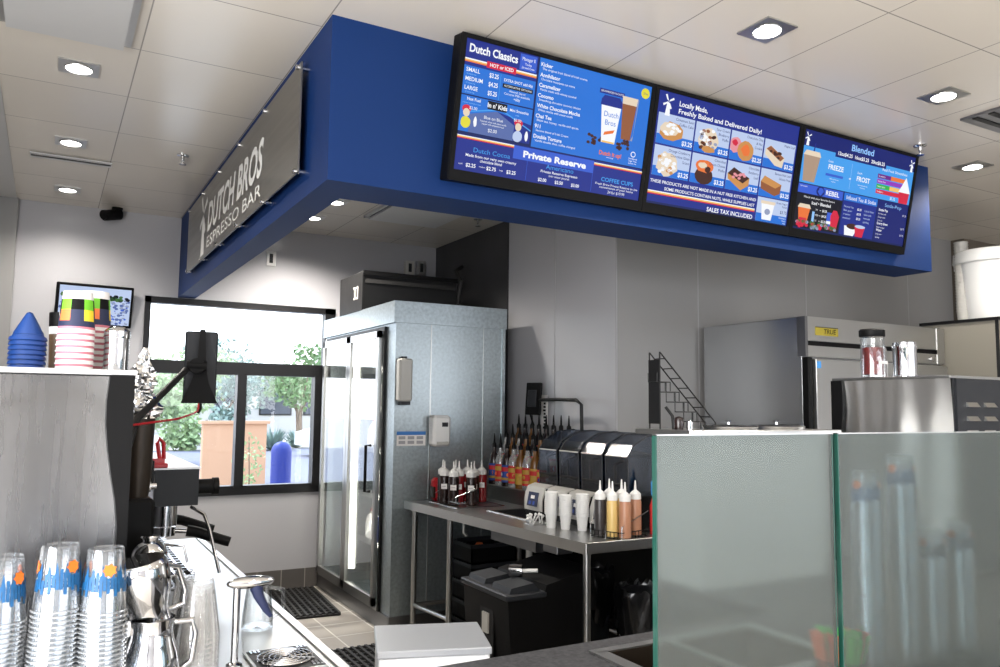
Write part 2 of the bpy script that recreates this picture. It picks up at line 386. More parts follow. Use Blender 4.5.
struct('wall_rear', MB().box(3.192, 6.9, 4.118, 4.27, 0, CZ, 'wall_panel_shade').box(6.9, 9.0, 4.0, 4.27, 0, CZ, 'wall_brown'))
struct('wall_front', MB().box(-2.12, 1.2, -4.15, -4.0, 0, CZ, 'wall_panel').box(1.2, 9.12, -4.15, -4.0, 2.75, CZ, 'wall_panel').box(4.9, 5.1, -4.15, -4.0, 0, CZ, 'wall_panel').box(8.6, 9.12, -4.15, -4.0, 0, CZ, 'wall_panel'))
struct('ground_front', MB().box(-30, 60, -60, -4.0, -0.3, -0.1, 'concrete_out'))
struct('bounce_floor', MB().box(-2.0, 9.0, -4.0, 1.1, -0.002, 0.001, 'pale_floor'))  # unseen pale slab added to bounce light up to the ceiling
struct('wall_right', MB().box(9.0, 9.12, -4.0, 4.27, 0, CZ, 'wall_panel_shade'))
tag(MB().box(3.178, 3.19, 5.52, YW, 0, CZ-0.002, 'wall_dark').build('trim_1'), kind='structure')
struct('trim_2', MB().box(3.186, 3.19, 4.838, 4.846, 0, CZ, 'seam'))
for i, x in enumerate((3.9, 5.0, 6.26)):
    struct('trim_%d' % (i+3), MB().box(x-0.004, x+0.004, 4.117, 4.12, 0, CZ, 'seam'))
struct('trim_6', MB().box(3.187, 3.196, 4.117, 4.128, 0, CZ, 'seam'))
struct('baseboard_back', MB().box(-0.26, 2.12, YW-0.012, YW, 0, 0.16, 'base_tile', ))
bb = bpy.data.objects['baseboard_back']

# window 1
wo = thing('window_1', None, None); del_keys = None
tag(wo, kind='structure')
f = MB(); t = 0.05; a, b = YW-0.015, YW+0.08
f.box(wx0, wx0+0.045, a, b, wz0, wz1, 'window_frame').box(wx1-0.09, wx1, a, b, wz0, wz1, 'window_frame')
f.box(wx0, wx1, a, b, wz1-0.05, wz1, 'window_frame').box(wx0, wx1, a, b, wz0, wz0+0.075, 'window_frame')
f.box(wx0, wx1, a, b, 1.79, 1.895, 'window_frame')
f.build('window_frame', wo, smooth=False)
MB().box(1.378, 1.43, a-0.012, b, wz0+0.06, 1.8, 'window_frame').build('mullion', wo, smooth=False)
g = MB().box(2.03, 2.11, a-0.015, b, wz0+0.06, 1.8, 'window_frame').box(1.43, 1.455, a, b, wz0+0.06, 1.8, 'window_frame').build('sliding_sash', wo, smooth=False)
MB().cyl((2.10, a-0.05, 1.18), (2.10, a-0.05, 1.50), 0.011, 'steel').cyl((2.10, a-0.05, 1.22), (2.14, a-0.01, 1.22), 0.012, 'steel').build('pull_handle', wo)
for nm, q in (('pane', (wx0+0.04, wx1-0.08, 1.89, wz1-0.05)), ('pane', (wx0+0.04, 1.38, wz0+0.07, 1.79)), ('pane', (1.43, 2.03, wz0+0.07, 1.79))):
    MB().box(q[0], q[1], YW+0.03, YW+0.036, q[2], q[3], 'window_glass').build(nm, wo, smooth=False)

# ------------------------------------------------------------------ blue bulkhead
bx, byf, bzb, bxr = 0.885, 2.92, 2.405, 4.685
bh = MB()
bh.prism([(bx, YW), (bx, byf), (bxr, byf), (bxr, byf+0.25), (bx+0.13, byf+0.25), (bx+0.13, YW)], bzb, CZ, 'blue_paint')
struct('trim_8', bh)
bpy.data.objects['trim_8']['label'] = 'deep blue painted bulkhead hanging below the ceiling'

# wall sign on the bulkhead
sg = thing('hanging_sign', 'brushed metal sign reading DUTCH BROS ESPRESSO BAR on the blue bulkhead side', 'sign', (0.845, 4.70, 2.735))
MB().box(0, 0.006, -1.50, 1.50, -0.235, 0.235, 'sign_metal').build('sign_plate', sg)
Msg = Matrix(((0, 0, -1, -0.0012), (-1, 0, 0, 0), (0, 1, 0, 0), (0, 0, 0, 1)))   # local x -> -Y, y -> Z
tx = MB()
tx.text('DUTCH BROS', -0.66, -0.075, 0.175, 'sign_white', Msg, width=1.50, shear=0.22, bold=0.03)
tx.text('ESPRESSO BAR', -0.66, -0.185, 0.07, 'sign_white', Msg, width=1.50)
tx.build('sign_lettering', sg, smooth=False)
def windmill(mb, cx, cy, s, m, M, z=0.0):
    mb.add([(cx-0.16*s, cy-0.5*s, z), (cx+0.16*s, cy-0.5*s, z), (cx+0.09*s, cy+0.05*s, z), (cx+0.0*s, cy+0.16*s, z), (cx-0.09*s, cy+0.05*s, z)], [(0, 1, 2, 3, 4)], m, M)
    for an in (25, 115, 205, 295):
        c, d = math.cos(math.radians(an)), math.sin(math.radians(an))
        pts = [(0.02, -0.015), (0.36, -0.02), (0.36, 0.085), (0.12, 0.06)]
        mb.add([(cx+(p*c-q*d)*s, cy+0.16*s+(p*d+q*c)*s, z) for p, q in pts], [(0, 1, 2, 3)], m, M)
wm = MB(); windmill(wm, -0.83, 0.0, 0.42, 'sign_white', Msg); wm.build('windmill_emblem', sg, smooth=False)
for i in range(6):
    for zz in (-0.222, 0.222):
        y = -1.46+i*2.92/5
        MB().cyl((-0.012, y, zz), (0.04, y, zz), 0.011, 'chrome', 10).build('standoff', sg)

# ------------------------------------------------------------------ ceiling fixtures
def downlight(x, y, label):
    o = thing('ceiling_downlight', label, 'ceiling light', (x, y, CZ), 0, 'recessed ceiling downlights')
    r = 0.058; fr = MB(); S = 0.082; n = 24
    ring = [(r*math.cos(2*PI*i/n), r*math.sin(2*PI*i/n)) for i in range(n)]
    sq = []
    for i in range(n):
        a = 2*PI*i/n; c, s_ = math.cos(a), math.sin(a); k = S/max(abs(c), abs(s_)); sq.append((k*c, k*s_))
    vs = [(p[0], p[1], -0.006) for p in sq]+[(p[0], p[1], -0.006) for p in ring]+[(p[0]*0.96, p[1]*0.96, -0.012) for p in ring]+[(p[0], p[1], 0.0) for p in sq]
    fs = []
    for i in range(n):
        k = (i+1) % n
        fs += [(i, k, n+k, n+i), (n+i, n+k, 2*n+k, 2*n+i), (3*n+i, 3*n+k, k, i)]
    fr.add(vs, fs, 'steel'); fr.build('trim_plate', o, smooth=False)
    MB().lathe([(0.0001, -0.016), (0.04, -0.014), (0.053, -0.009), (0.054, -0.001)], 'lamp_emit', n=24).build('lamp_lens', o)
    l = light('downlight_lamp', 'SPOT', (x, y, CZ-0.05), (DL*1.6 if x < 2 else DL*0.9) if y < 1 else DL*2.6 if (x > 1.5 and y > 5) else DL, (1, 0.93, 0.84), (0, 0, 0), spot_size=math.radians(150), spot_blend=0.8, shadow_soft_size=0.07)
    return o
DL = 66
for x, y, lb in ((0.046, 3.99, 'square trimmed downlight nearest the camera on the left ceiling'),
                 (0.042, 5.19, 'square trimmed downlight just before the linear air slot on the left ceiling'),
                 (0.05, 6.38, 'square trimmed downlight nearest the security camera'),
                 (1.80, 6.28, 'small downlight under the bulkhead, the one nearest the back wall'),
                 (1.80, 5.70, 'small downlight seen just under the blue bulkhead corner'),
                 (2.42, 2.15, 'large bright downlight above the middle menu screen'),
                 (3.66, 2.19, 'downlight above the right menu screen beside the dark air slot'),
                 (4.885, 2.76, 'downlight beyond the right end of the blue bulkhead')):
    downlight(x, y, lb)
for x in (-1.2, 1.2, 3.6, 6.0, 8.0):  # unseen downlights behind the camera, added to brighten the room
    for y in (-3.0, -1.4, 0.2): downlight(x, y, 'recessed square downlight over the customer side')
tag(MB().box(-0.17, 0.28, 5.50, 5.60, CZ-0.012, CZ-0.004, 'ceiling_plaster').box(-0.165, 0.275, 5.535, 5.56, CZ-0.014, CZ-0.012, 'black_metal').build('air_slot'),
    'long narrow white air slot in the left ceiling', 'air vent')
tag(MB().box(4.03, 4.65, 2.13, 2.33, CZ-0.012, CZ, 'steel_dark').box(4.05, 4.63, 2.17, 2.20, CZ-0.016, CZ-0.012, 'black_metal').box(4.05, 4.63, 2.25, 2.28, CZ-0.016, CZ-0.012, 'black_metal').build('air_slot'),
    'dark slotted air vent at the right edge of the ceiling', 'air vent')
v = MB(); v.box(2.16, 2.74, 5.42, 5.98, CZ-0.035, CZ-0.02, 'ceiling_plaster')
for q in ((2.13, 2.15, 5.39, 6.01), (2.75, 2.77, 5.39, 6.01), (2.13, 2.77, 5.39, 5.41), (2.13, 2.77, 5.99, 6.01)): v.box(q[0], q[1], q[2], q[3], CZ-0.02, CZ, 'ceiling_plaster')
v.box(2.15, 2.75, 5.41, 5.99, CZ-0.008, CZ-0.002, 'black_metal')
tag(v.build('ceiling_diffuser'), 'square flat plate ceiling air diffuser above the walk-in cooler', 'air vent')
v = MB(); v.box(-0.22, 0.20, 3.08, 3.60, CZ-0.04, CZ-0.025, 'ceiling_plaster').box(-0.24, 0.23, 3.06, 3.62, CZ-0.012, CZ-0.002, 'steel')
tag(v.build('ceiling_diffuser'), 'large flat plate ceiling air diffuser at the top left corner of the view', 'air vent')
def sprinkler(x, y, lb):
    m = MB().lathe([(0.035, 0), (0.035, -0.006), (0.012, -0.012), (0.010, -0.035), (0.004, -0.04), (0.004, -0.055), (0.022, -0.056), (0.022, -0.060), (0.0001, -0.060)], 'chrome', n=16)
    m.cyl((0.009, 0, -0.03), (0.004, 0, -0.055), 0.002, 'chrome', 6).cyl((-0.009, 0, -0.03), (-0.004, 0, -0.055), 0.002, 'chrome', 6)
    tag(m.build('fire_sprinkler', loc=(x, y, CZ)), lb, 'sprinkler', 'ceiling sprinklers')
sprinkler(0.644, 5.108, 'chrome sprinkler head on the left ceiling beside the metal sign')
sprinkler(4.247, 2.688, 'chrome sprinkler head above the right end of the menu screens')
sprinkler(2.957, 5.624, 'dark sprinkler head on the ceiling in front of the dark wall panel')

# security camera
c = thing('security_camera', 'small black bullet security camera hanging at the top of the back wall', 'security camera', (0.40, 6.80, CZ))
MB().lathe([(0.04, -0.012), (0.04, 0)], 'black_plastic', n=20).build('mount_plate', c)
MB().tube([(0, 0, 0), (0, 0, -0.04), (-0.02, -0.02, -0.06)], 0.01, 'black_plastic').build('bracket', c)
MB().cyl((0.02, 0.03, -0.05), (-0.09, -0.06, -0.09), 0.035, 'black_plastic', 20).cyl((0.02, 0.03, -0.038), (-0.10, -0.068, -0.081), 0.037, 'black_plastic', 20).build('camera_body', c)
MB().cyl((-0.09, -0.06, -0.09), (-0.093, -0.0625, -0.0912), 0.026, 'dark_glass', 20).build('lens', c)

# small wall boxes on the back wall
for x, z, mm, lb in ((2.892, 2.835, 'pale_plastic', 'beige junction box high on the back wall, left of its twin'), (3.01, 2.845, 'steel', 'steel junction box high on the back wall, right of the beige one'), (1.618, 2.80, 'white_plastic', 'small white outlet plate on the back wall behind the bulkhead')):
    tag(MB().box(x-0.042, x+0.042, YW-0.05 if mm != 'white_plastic' else YW-0.01, YW, z-0.065, z+0.065, mm, bev=0.004).box(x-0.015, x+0.015, YW-0.056 if mm != 'white_plastic' else YW-0.013, YW-0.01, z-0.04, z+0.04, 'grey_plastic').build('outlet_box'), lb, 'outlet')

# ------------------------------------------------------------------ menu screens
TW, TH = 1.0052, 0.5184
def screen_matrix(i):
    ya, ti, rl = 0.0159, 0.2029, 0.0045
    U = Vector((math.cos(ya), math.sin(ya), 0)); N = Vector((math.sin(ya), -math.cos(ya), 0))
    V = Vector((0, 0, math.cos(ti)))+N*math.sin(ti)
    U, V = U*math.cos(rl)+V*math.sin(rl), V*math.cos(rl)-U*math.sin(rl)
    Nn = U.cross(V)
    O = Vector((1.3547, 2.84, 2.504))+U*(TW*i)
    return Matrix(((U.x, V.x, Nn.x, O.x), (U.y, V.y, Nn.y, O.y), (U.z, V.z, Nn.z, O.z), (0, 0, 0, 1)))
M0 = Matrix.Identity(4)
DX0, DX1 = 0.0223, TW-0.0223
def screen(i, label):
    o = thing('menu_screen', label, 'menu screen', (0, 0, 0), 0, None); o.matrix_world = screen_matrix(i)
    fr = MB(); fr.box(0.001, TW-0.001, -0.045, TH+0.018, -0.075, -0.002, 'bezel_black', bev=0.004)
    for q in ((0.001, DX0, -0.045, TH+0.018), (DX1, TW-0.001, -0.045, TH+0.018), (DX0, DX1, -0.045, 0), (DX0, DX1, TH, TH+0.018)): fr.box(q[0], q[1], q[2], q[3], -0.002, 0.006, 'bezel_black')
    fr.build('bezel', o, smooth=False)
    mb = MB().box(0.3, 0.7, 0.15, 0.4, -0.19, -0.075, 'black_metal').build('wall_bracket', o, smooth=False)
    return o
class Pg:   # page in normalised units; x right, y up
    def __init__(s): s.mb = MB(); s.tx = MB(); s.z = 0.0
    def P(s, x, y): return (DX0+(DX1-DX0)*x, TH*y)
    def rect(s, x0, x1, y0, y1, m, lv=1):
        a, b = s.P(x0, y0), s.P(x1, y1); z = 0.0006*lv
        s.mb.quad([(a[0], a[1], z), (b[0], a[1], z), (b[0], b[1], z), (a[0], b[1], z)], m)
    def poly(s, pts, m, lv=3):
        s.mb.quad([(*s.P(x, y), 0.0006*lv) for x, y in pts], m)
    def blob(s, cx, cy, rx, ry, m, lv=3, n=14, j=0.12):
        s.poly([(cx+rx*math.cos(2*PI*k/n)*(1+random.uniform(-j, j)), cy+ry*math.sin(2*PI*k/n)*(1+random.uniform(-j, j))) for k in range(n)], m, lv)
    def t(s, st, x, y, h, m='e_white', align='l', width=None, bold=0.0, shear=0.0, lv=5):
        a = s.P(x, y); s.tx.text(st, a[0], a[1], h*TH, m, M0, align, (width*(DX1-DX0) if width else None), shear, bold, 0.0006*lv)
    def done(s, o):
        s.mb.build('display', o, smooth=False); s.tx.build('screen_lettering', o, smooth=False)
def stripes(p, x0, x1, y, h=0.022):
    p.rect(x0, x1, y, y+h*0.5, 'e_red', 4); p.rect(x0, x1, y+h*0.35, y+h, 'e_gold', 5); p.rect(x0, x1, y+h*0.8, y+h*1.1, 'e_white', 6)

# screen 1
o = screen(0, 'left menu screen listing drink names with two coffee cups and a Private Reserve band')
p = Pg(); p.rect(0, 1, 0, 1, 'e_line', 0)
p.rect(0.0, 0.355, 0.87, 1, 'e_navy', 1); p.rect(0, .355, .80, .87, 'e_navy', 1)
p.t('Dutch Classics', 0.018, 0.905, 0.060, width=.235, bold=.03); p.rect(.265, .35, .865, .99, 'e_blue2', 2)
p.t('Manager II', .275, .94, .028, width=.065); p.t('Today', .29, .905, .018, width=.035); p.t('Jen and Crew', .275, .878, .018, width=.065)
p.rect(0, .355, .835, .845, 'e_gold', 3); p.rect(0, .355, .845, .855, 'e_white', 3); p.rect(0, .355, .826, .836, 'e_orange', 3)
p.rect(.105, .25, .815, .865, 'e_red', 5); p.t('HOT or ICED', .178, .828, .026, align='c', bold=.02, lv=7)
p.rect(0.0, .355, .585, .80, 'e_blue', 1); p.rect(.178, .180, .59, .79, 'e_sky', 2)
for k, (n_, pr) in enumerate((('SMALL', '$3.25'), ('MEDIUM', '$4.25'), ('LARGE', '$5.25'))):
    y = .755-k*.068; p.t(n_, .012, y, .030, bold=.015, width=(.065, .082, .062)[k]); p.t('12 ounce cup', .016, y-.022, .011, 'e_cyan'); p.t(pr, .168, y-.008, .034, align='r', bold=.02, width=.045)
p.t('EXTRA SHOT add 60¢', .268, .745, .022, align='c', width=.145, bold=.01)
p.rect(.192, .345, .695, .728, 'e_dark', 3); p.t('ALTERNATIVE OPTIONS', .268, .704, .016, align='c', width=.14)
p.t('Almond, Soy or', .268, .670, .017, align='c'); p.t('Coconut Milk available', .268, .645, .017, align='c', width=.13); p.t('+60¢', .268, .612, .022, align='c')
p.rect(0, .355, .30, .575, 'e_blue', 1); p.poly([(.05, .30), (.05, .44), (.18, .50), (.27, .42), (.27, .30)], 'e_slate', 2); p.poly([(.18, .50), (.355, .45), (.355, .30), (.27, .30), (.27, .42)], 'e_navy', 2)
p.poly([(.04, .45), (.2, .515), (.355, .40), (.355, .41), (.2, .525), (.04, .46)], 'e_sky', 3)
p.rect(.13, .225, .505, .57, 'e_dark', 4); p.t("In n' Kids", .178, .52, .034, align='c', bold=.03)
p.t('Not Fuel', .03, .54, .024, bold=.01); p.t('one size 12 ounces or more', .01, .515, .010, 'e_cyan'); p.t('$2.00', .045, .475, .022)
p.t('Mini Smoothie', .24, .525, .022, width=.095, bold=.01); p.t('small', .27, .497, .012, 'e_cyan'); p.t('$2.00', .265, .455, .022)
p.t('Blue on Blue', .165, .425, .024, align='c'); p.t('Steamed white milk, blue vanilla', .165, .40, .012, align='c', width=.13); p.t('topped with whipped cream', .165, .38, .012, align='c', width=.11); p.t('$2.00', .165, .33, .026, align='c')
for cx, cy in ((.033, .40), (.29, .37)):    # two plain cartoon children, generic
    p.blob(cx, cy+.075, .022, .03, 'e_red', 4, j=.05); p.blob(cx, cy+.045, .016, .032, 'e_cream', 5, j=.03); p.blob(cx, cy-.03, .024, .045, 'e_yellow' if cx < .1 else 'e_pale', 5, j=.05)
    p.blob(cx+.045, cy-.015, .008, .04, 'e_white', 5, j=.1)
p.rect(.365, 1, .285, 1, 'e_blue', 1)
drinks = (('Kicker', 'The original Irish blend of Irish creme'), ('Annihilator', 'Chocolate macadamia nut creme'), ('Caramelizer', 'Mocha made with velvety caramel'), ('Cocomo', 'Smoothing chocolate coconut infusion'),
          ('White Chocolate Mocha', 'White mocha with sweet vanilla'), ('Chai Tea', 'Black tea, honey, vanilla and spices'), ('911', 'Serious blend of Irish Cream'), ('Double Torture', 'Vanilla double shot, coffee charged'))
for k, (a, b) in enumerate(drinks):
    y = .935-k*.082; p.t(a, .372, y, .030, bold=.02); p.t(b, .380, y-.028, .018, 'e_white', width=.012*len(b)*.52)
p.rect(.70, .845, .845, .885, 'e_navy', 3); p.t('RECOMMENDED FAVORITES', .772, .858, .016, align='c', width=.13)
p.blob(.965, .93, .026, .045, 'e_yellow', 3, j=.02); p.t('20oz', .965, .92, .018, 'e_navy', align='c')
# the two cups on the page
p.poly([(.85, .50), (.905, .50), (.925, .855), (.835, .855)], 'e_brown', 3); p.poly([(.838, .80), (.922, .80), (.926, .865), (.834, .865)], 'e_cream', 4); p.poly([(.92, .55), (.905, .50), (.918, .50), (.932, .86), (.926, .86)], 'e_grey', 4)
p.poly([(.738, .44), (.815, .44), (.832, .75), (.718, .75)], 'e_white', 5); p.poly([(.712, .75), (.838, .75), (.835, .80), (.82, .835), (.73, .835), (.715, .80)], 'e_navy', 6); p.poly([(.74, .455), (.812, .455), (.811, .44), (.741, .44)], 'e_gold', 7)
p.t('Dutch', .778, .66, .045, 'e_blue', align='c', lv=9); p.t('Bros', .778, .59, .045, 'e_blue', align='c', lv=9); p.poly([(.745, .50), (.80, .53), (.808, .56), (.75, .53)], 'e_orange', 8)
for k in range(26): p.blob(random.choice((.69, .84))+random.uniform(-.03, .06), .44+random.uniform(-.03, .05), .010, .014, 'e_choc', 4, 7)
p.t('Dutch it up!', .80, .335, .035, 'e_orange', align='c', bold=.03); p.t('extra large', .80, .315, .012, align='c')
p.blob(.935, .39, .015, .025, 'e_white', 3, j=.02); p.blob(.935, .39, .011, .018, 'e_blue', 4, j=.02)
p.t('Sweetened', .935, .345, .015, align='c'); p.t('Sugar Free', .935, .325, .015, align='c'); p.t('available too', .935, .305, .013, align='c')
p.rect(0, 1, 0, .275, 'e_navy', 1); stripes(p, 0, .28, .245); stripes(p, .715, 1, .235)
p.rect(.28, .715, .165, .27, 'e_blue2', 3); p.t('Private Reserve', .50, .19, .050, align='c', width=.34, bold=.04, lv=6)
p.rect(.355, .357, .01, .165, 'e_blue2', 3); p.rect(.712, .714, .01, .165, 'e_blue2', 3)
p.t('Dutch Cocoa', .175, .155, .036, 'e_sky', align='c', width=.18); p.t('Made from our very own creamy', .175, .115, .022, align='c', width=.25, bold=.01); p.t('chocolate blend', .175, .085, .022, align='c', bold=.01)
for k, q in enumerate(('$2.25', '$2.75', '$3.25')): p.t(('small', 'medium', 'large')[k], .02+k*.1, .045, .012); p.t(q, .055+k*.1, .035, .028, bold=.02)
p.t('Americano', .53, .13, .036, 'e_sky', align='c', width=.15); p.t('Private Reserve Espresso', .53, .095, .021, align='c', width=.2, bold=.01); p.t('over water poured', .53, .068, .019, align='c')
for k, q in enumerate(('$2.00', '$2.50', '$3.00')): p.t(q, .42+k*.09, .022, .026, bold=.02)
p.t('COFFEE CUPS', .86, .115, .034, 'e_sky', align='c', width=.19, bold=.02); p.t('Fresh Brew Private Reserve to the', .86, .08, .019, align='c', width=.25); p.t('convenience of your home', .86, .055, .019, align='c', width=.2); p.t('24 for $19.99', .86, .018, .024, align='c')
p.done(o)

# screen 2
o = screen(1, 'middle menu screen with a windmill emblem and eight pastry pictures')
p = Pg(); p.rect(0, 1, 0, 1, 'e_navy', 0); p.rect(0, 1, 0, .02, 'e_line', 1)
windmill(p.tx, *p.P(.065, .885), .098, 'e_white', M0, 0.003)
p.t('Locally Made,', .135, .90, .045, bold=.02); p.t('Freshly Baked and Delivered Daily!', .135, .835, .042, width=.58, bold=.02)
names = (('Cinnamon Swirl', 'Coffee Cake'), ('Sour Cream', 'Blueberry', 'Muffin'), ('Chocolate Chip', '& Nut', 'Cookie'), ('Maple Loaf',), ('Orange Cranberry', 'Chocolate Glaze', 'Scone'), ('Chocolate', 'Cream Cheese', 'Muffin'), ('Chocolate', 'Raspberry', 'Loaf'), ('Banana Nut Loaf', 'Gluten Free'))
price = ('$3.25', '$3.25', '$2.25', '$3.25', '$3.25', '$3.25', '$3.25', '$3.25')
def pastry(p, k, cx, cy):
    if k == 0:
        p.blob(cx, cy, .075, .085, 'e_bun', 4); p.blob(cx-.01, cy+.02, .062, .06, 'e_cream', 5)
        for _ in range(10): p.blob(cx+random.uniform(-.05, .05), cy+random.uniform(-.03, .07), .014, .014, 'e_white', 6, 7)
    elif k in (1, 4):
        p.blob(cx, cy, .07, .11, 'e_cream', 4, j=.15)
        for _ in range(30): p.blob(cx+random.uniform(-.055, .055), cy+random.uniform(-.085, .09), .013, .016, random.choice(('e_white', 'e_brown', 'e_choc', 'e_grey') if k == 1 else ('e_white', 'e_cream', 'e_bun')), 6, 7)
        if k == 1: p.blob(cx+.005, cy-.085, .045, .03, 'e_bun', 7)
    elif k == 2:
        p.blob(cx-.055, cy+.02, .04, .075, 'e_pink', 4); p.blob(cx-.06, cy+.04, .02, .03, 'e_red', 5); p.blob(cx+.02, cy-.02, .06, .095, 'e_bun', 6, j=.05); p.blob(cx+.02, cy-.01, .03, .05, 'e_orange', 7, j=.3)
    elif k == 3:
        p.poly([(cx-.08, cy+.05), (cx-.045, cy+.095), (cx+.07, cy+.0), (cx+.06, cy-.10), (cx+.0, cy-.09), (cx-.08, cy-.0)], 'e_cream', 4); p.poly([(cx-.075, cy+.055), (cx-.045, cy+.09), (cx+.065, cy+.0), (cx+.04, cy-.04)], 'e_brown', 5)
        for _ in range(8): p.blob(cx+random.uniform(-.05, .04), cy+random.uniform(-.02, .04), .012, .014, 'e_choc', 6, 7)
    elif k == 5:
        p.blob(cx, cy-.04, .062, .085, 'e_choc', 4, j=.04); p.blob(cx, cy+.045, .064, .06, 'e_orange', 5, j=.08); p.blob(cx-.015, cy+.05, .03, .028, 'e_cream', 6); p.blob(cx+.02, cy+.02, .02, .03, 'e_choc', 6)
    elif k == 6:
        p.poly([(cx-.085, cy+.03), (cx-.045, cy+.09), (cx+.075, cy+.02), (cx+.075, cy-.05), (cx+.02, cy-.11), (cx-.08, cy-.02)], 'e_bun', 4); p.poly([(cx-.085, cy+.03), (cx-.045, cy+.095), (cx+.075, cy+.02), (cx+.03, cy-.04)], 'e_choc', 5)
        for _ in range(8): p.blob(cx+random.uniform(-.05, .04), cy+random.uniform(.0, .05), .012, .014, 'e_pink', 6, 7)
    else:
        p.poly([(cx-.085, cy+.02), (cx-.06, cy+.08), (cx+.075, cy+.02), (cx+.07, cy-.07), (cx+.03, cy-.10), (cx-.08, cy-.05)], 'e_brown', 4); p.poly([(cx-.085, cy+.02), (cx-.06, cy+.08), (cx+.075, cy+.02), (cx+.03, cy-.025)], 'e_bun', 5)
for k in range(8):
    c, r = k % 4, k//4; x0 = .015+c*.246; y0 = .54-r*.285; x1 = x0+.236; y1 = y0+.27
    p.rect(x0, x1, y0, y1, 'e_pale', 1); p.rect(x0, x1, y0, y0+.085, 'e_blue', 2)
    pastry(p, k, x0+.09, y0+.12)
    for j, s_ in enumerate(names[k]): p.t(s_, x1-.008, y1-.042-.042*j, .024, 'e_navy2', align='r')
    p.t(price[k], x1-.006, y0+.02, .040, align='r', bold=.025, lv=8)
p.t('THESE PRODUCTS ARE NOT MADE IN A NUT FREE KITCHEN AND', .375, .19, .028, align='c', width=.73, bold=.015)
p.t('SOME PRODUCTS CONTAIN NUTS, WHILE SUPPLIES LAST', .42, .135, .028, align='c', width=.63, bold=.015)
stripes(p, .0, .74, .085, .03)
p.t('SALES TAX INCLUDED', .73, .015, .040, align='r', width=.33, bold=.02)
p.rect(.755, .99, 0.01, .245, 'e_pale', 2); p.rect(.755, .99, .01, .09, 'e_blue', 3)
p.poly([(.80, .03), (.87, .03), (.885, .19), (.785, .19)], 'e_white', 5); p.rect(.78, .89, .185, .215, 'e_cream', 6); p.blob(.835, .11, .022, .03, 'e_grey', 7, j=.03)
p.t('Greek Yogurt', .985, .205, .020, 'e_navy2', align='r'); p.t('Parfait', .985, .175, .020, 'e_navy2', align='r'); p.t('$3.75', .985, .115, .03, 'e_navy2', align='r')
for k, s_ in enumerate(('Mixed Berry', 'Honey', 'Plain')): p.t(s_, .985, .065-k*.024, .014, align='r')
p.done(o)

# screen 3
o = screen(2, 'right menu screen with smoothie freezes, a dark REBEL panel and colour bars')
p = Pg(); p.rect(0, 1, 0, 1, 'e_line', 0); p.rect(0, 1, .84, 1, 'e_navy2', 1)
windmill(p.tx, *p.P(.03, .91), .07, 'e_white', M0, 0.003); windmill(p.tx, *p.P(.97, .90), .07, 'e_white', M0, 0.003)
p.rect(0, 1, .47, .84, 'e_sky', 1); p.rect(.27, .73, .80, .90, 'e_navy2', 3); p.t('Blended', .50, .90, .065, 'e_cyan', align='c', width=.20, bold=.02)
for k, s_ in enumerate(('12oz $4.25', '16oz $5.25', '20oz $6.25')): p.t(s_.replace(' ', ''), .29+k*.148, .825, .036, width=.125, bold=.02, lv=6)
p.poly([(.03, .49), (.125, .49), (.15, .76), (.015, .76)], 'e_tan', 3); p.poly([(.01, .75), (.155, .75), (.14, .80), (.03, .80)], 'e_cream', 4); p.poly([(.085, .80), (.095, .80), (.10, .88), (.092, .88)], 'e_navy', 4)
p.t('Dutch', .22, .73, .022); p.t('FREEZE', .29, .66, .05, align='c', width=.13, bold=.02); p.rect(.21, .36, .59, .615, 'e_blue2', 3)
p.t('Coffee and ice cream', .285, .56, .012, align='c'); p.t('any flavor', .285, .535, .012, align='c')
p.rect(.425, .428, .50, .77, 'e_cyan', 3); p.t('or', .42, .60, .025, align='c', bold=.02, lv=6)
p.t('Dutch', .48, .68, .022); p.t('FROST', .54, .605, .05, align='c', width=.12, bold=.02); p.t('Vanilla shake with flavor', .54, .56, .012, align='c'); p.t('frosted milk', .54, .535, .012, align='c')
p.t('Real Fruit Smoothies', .82, .775, .030, align='c', width=.24)
for k, (c1, c2) in enumerate((('e_plum', 'e_orange'), ('e_purple', 'e_purple'), ('e_green', 'e_gold'), ('e_red', 'e_red'))):
    y = .69-k*.055; p.rect(.665, .79, y, y+.045, c1, 4); p.rect(.79, .93, y, y+.045, c2, 4); p.t(('Strawberry', 'Passion Fruit', 'Green Apple', 'Wildberry')[k], .672, y+.013, .018, lv=7)
p.poly([(.89, .47), (.975, .47), (.985, .60), (.88, .60)], 'e_red', 5); p.poly([(.875, .59), (.99, .59), (.965, .67), (.935, .76), (.905, .67)], 'e_white', 6); p.t('$5.25', .83, .485, .03, align='c')
p.rect(0, .385, .37, .46, 'e_blue2', 1); p.blob(.19, .415, .035, .05, 'e_navy2', 3, j=.02); p.blob(.19, .415, .022, .034, 'e_blue2', 4, j=.25); p.t('REBEL', .235, .392, .048, width=.115, bold=.02)
p.t('DUTCH BROS', .02, .43, .012); p.rect(0, .385, .02, .365, 'e_dark', 1)
p.t('Mixed with your favorite flavors', .19, .325, .020, align='c', width=.26); p.t('Iced • Blended', .21, .27, .032, align='c', width=.16, bold=.02)
for k in range(3): p.t(('SM', 'MED', 'LG')[k], .17, .215-k*.055, .018); p.t(('$3.25', '$4.25', '$5.25')[k], .225, .212-k*.055, .024, bold=.02); p.rect(.205, .216, .22-k*.055, .225-k*.055, 'e_white', 4)
p.poly([(.045, .05), (.105, .05), (.125, .23), (.025, .23)], 'e_orange', 4); p.poly([(.02, .22), (.13, .22), (.115, .26), (.035, .26)], 'e_cream', 5); p.poly([(.04, .05), (.105, .05), (.10, .12), (.04, .12)], 'e_red', 5)
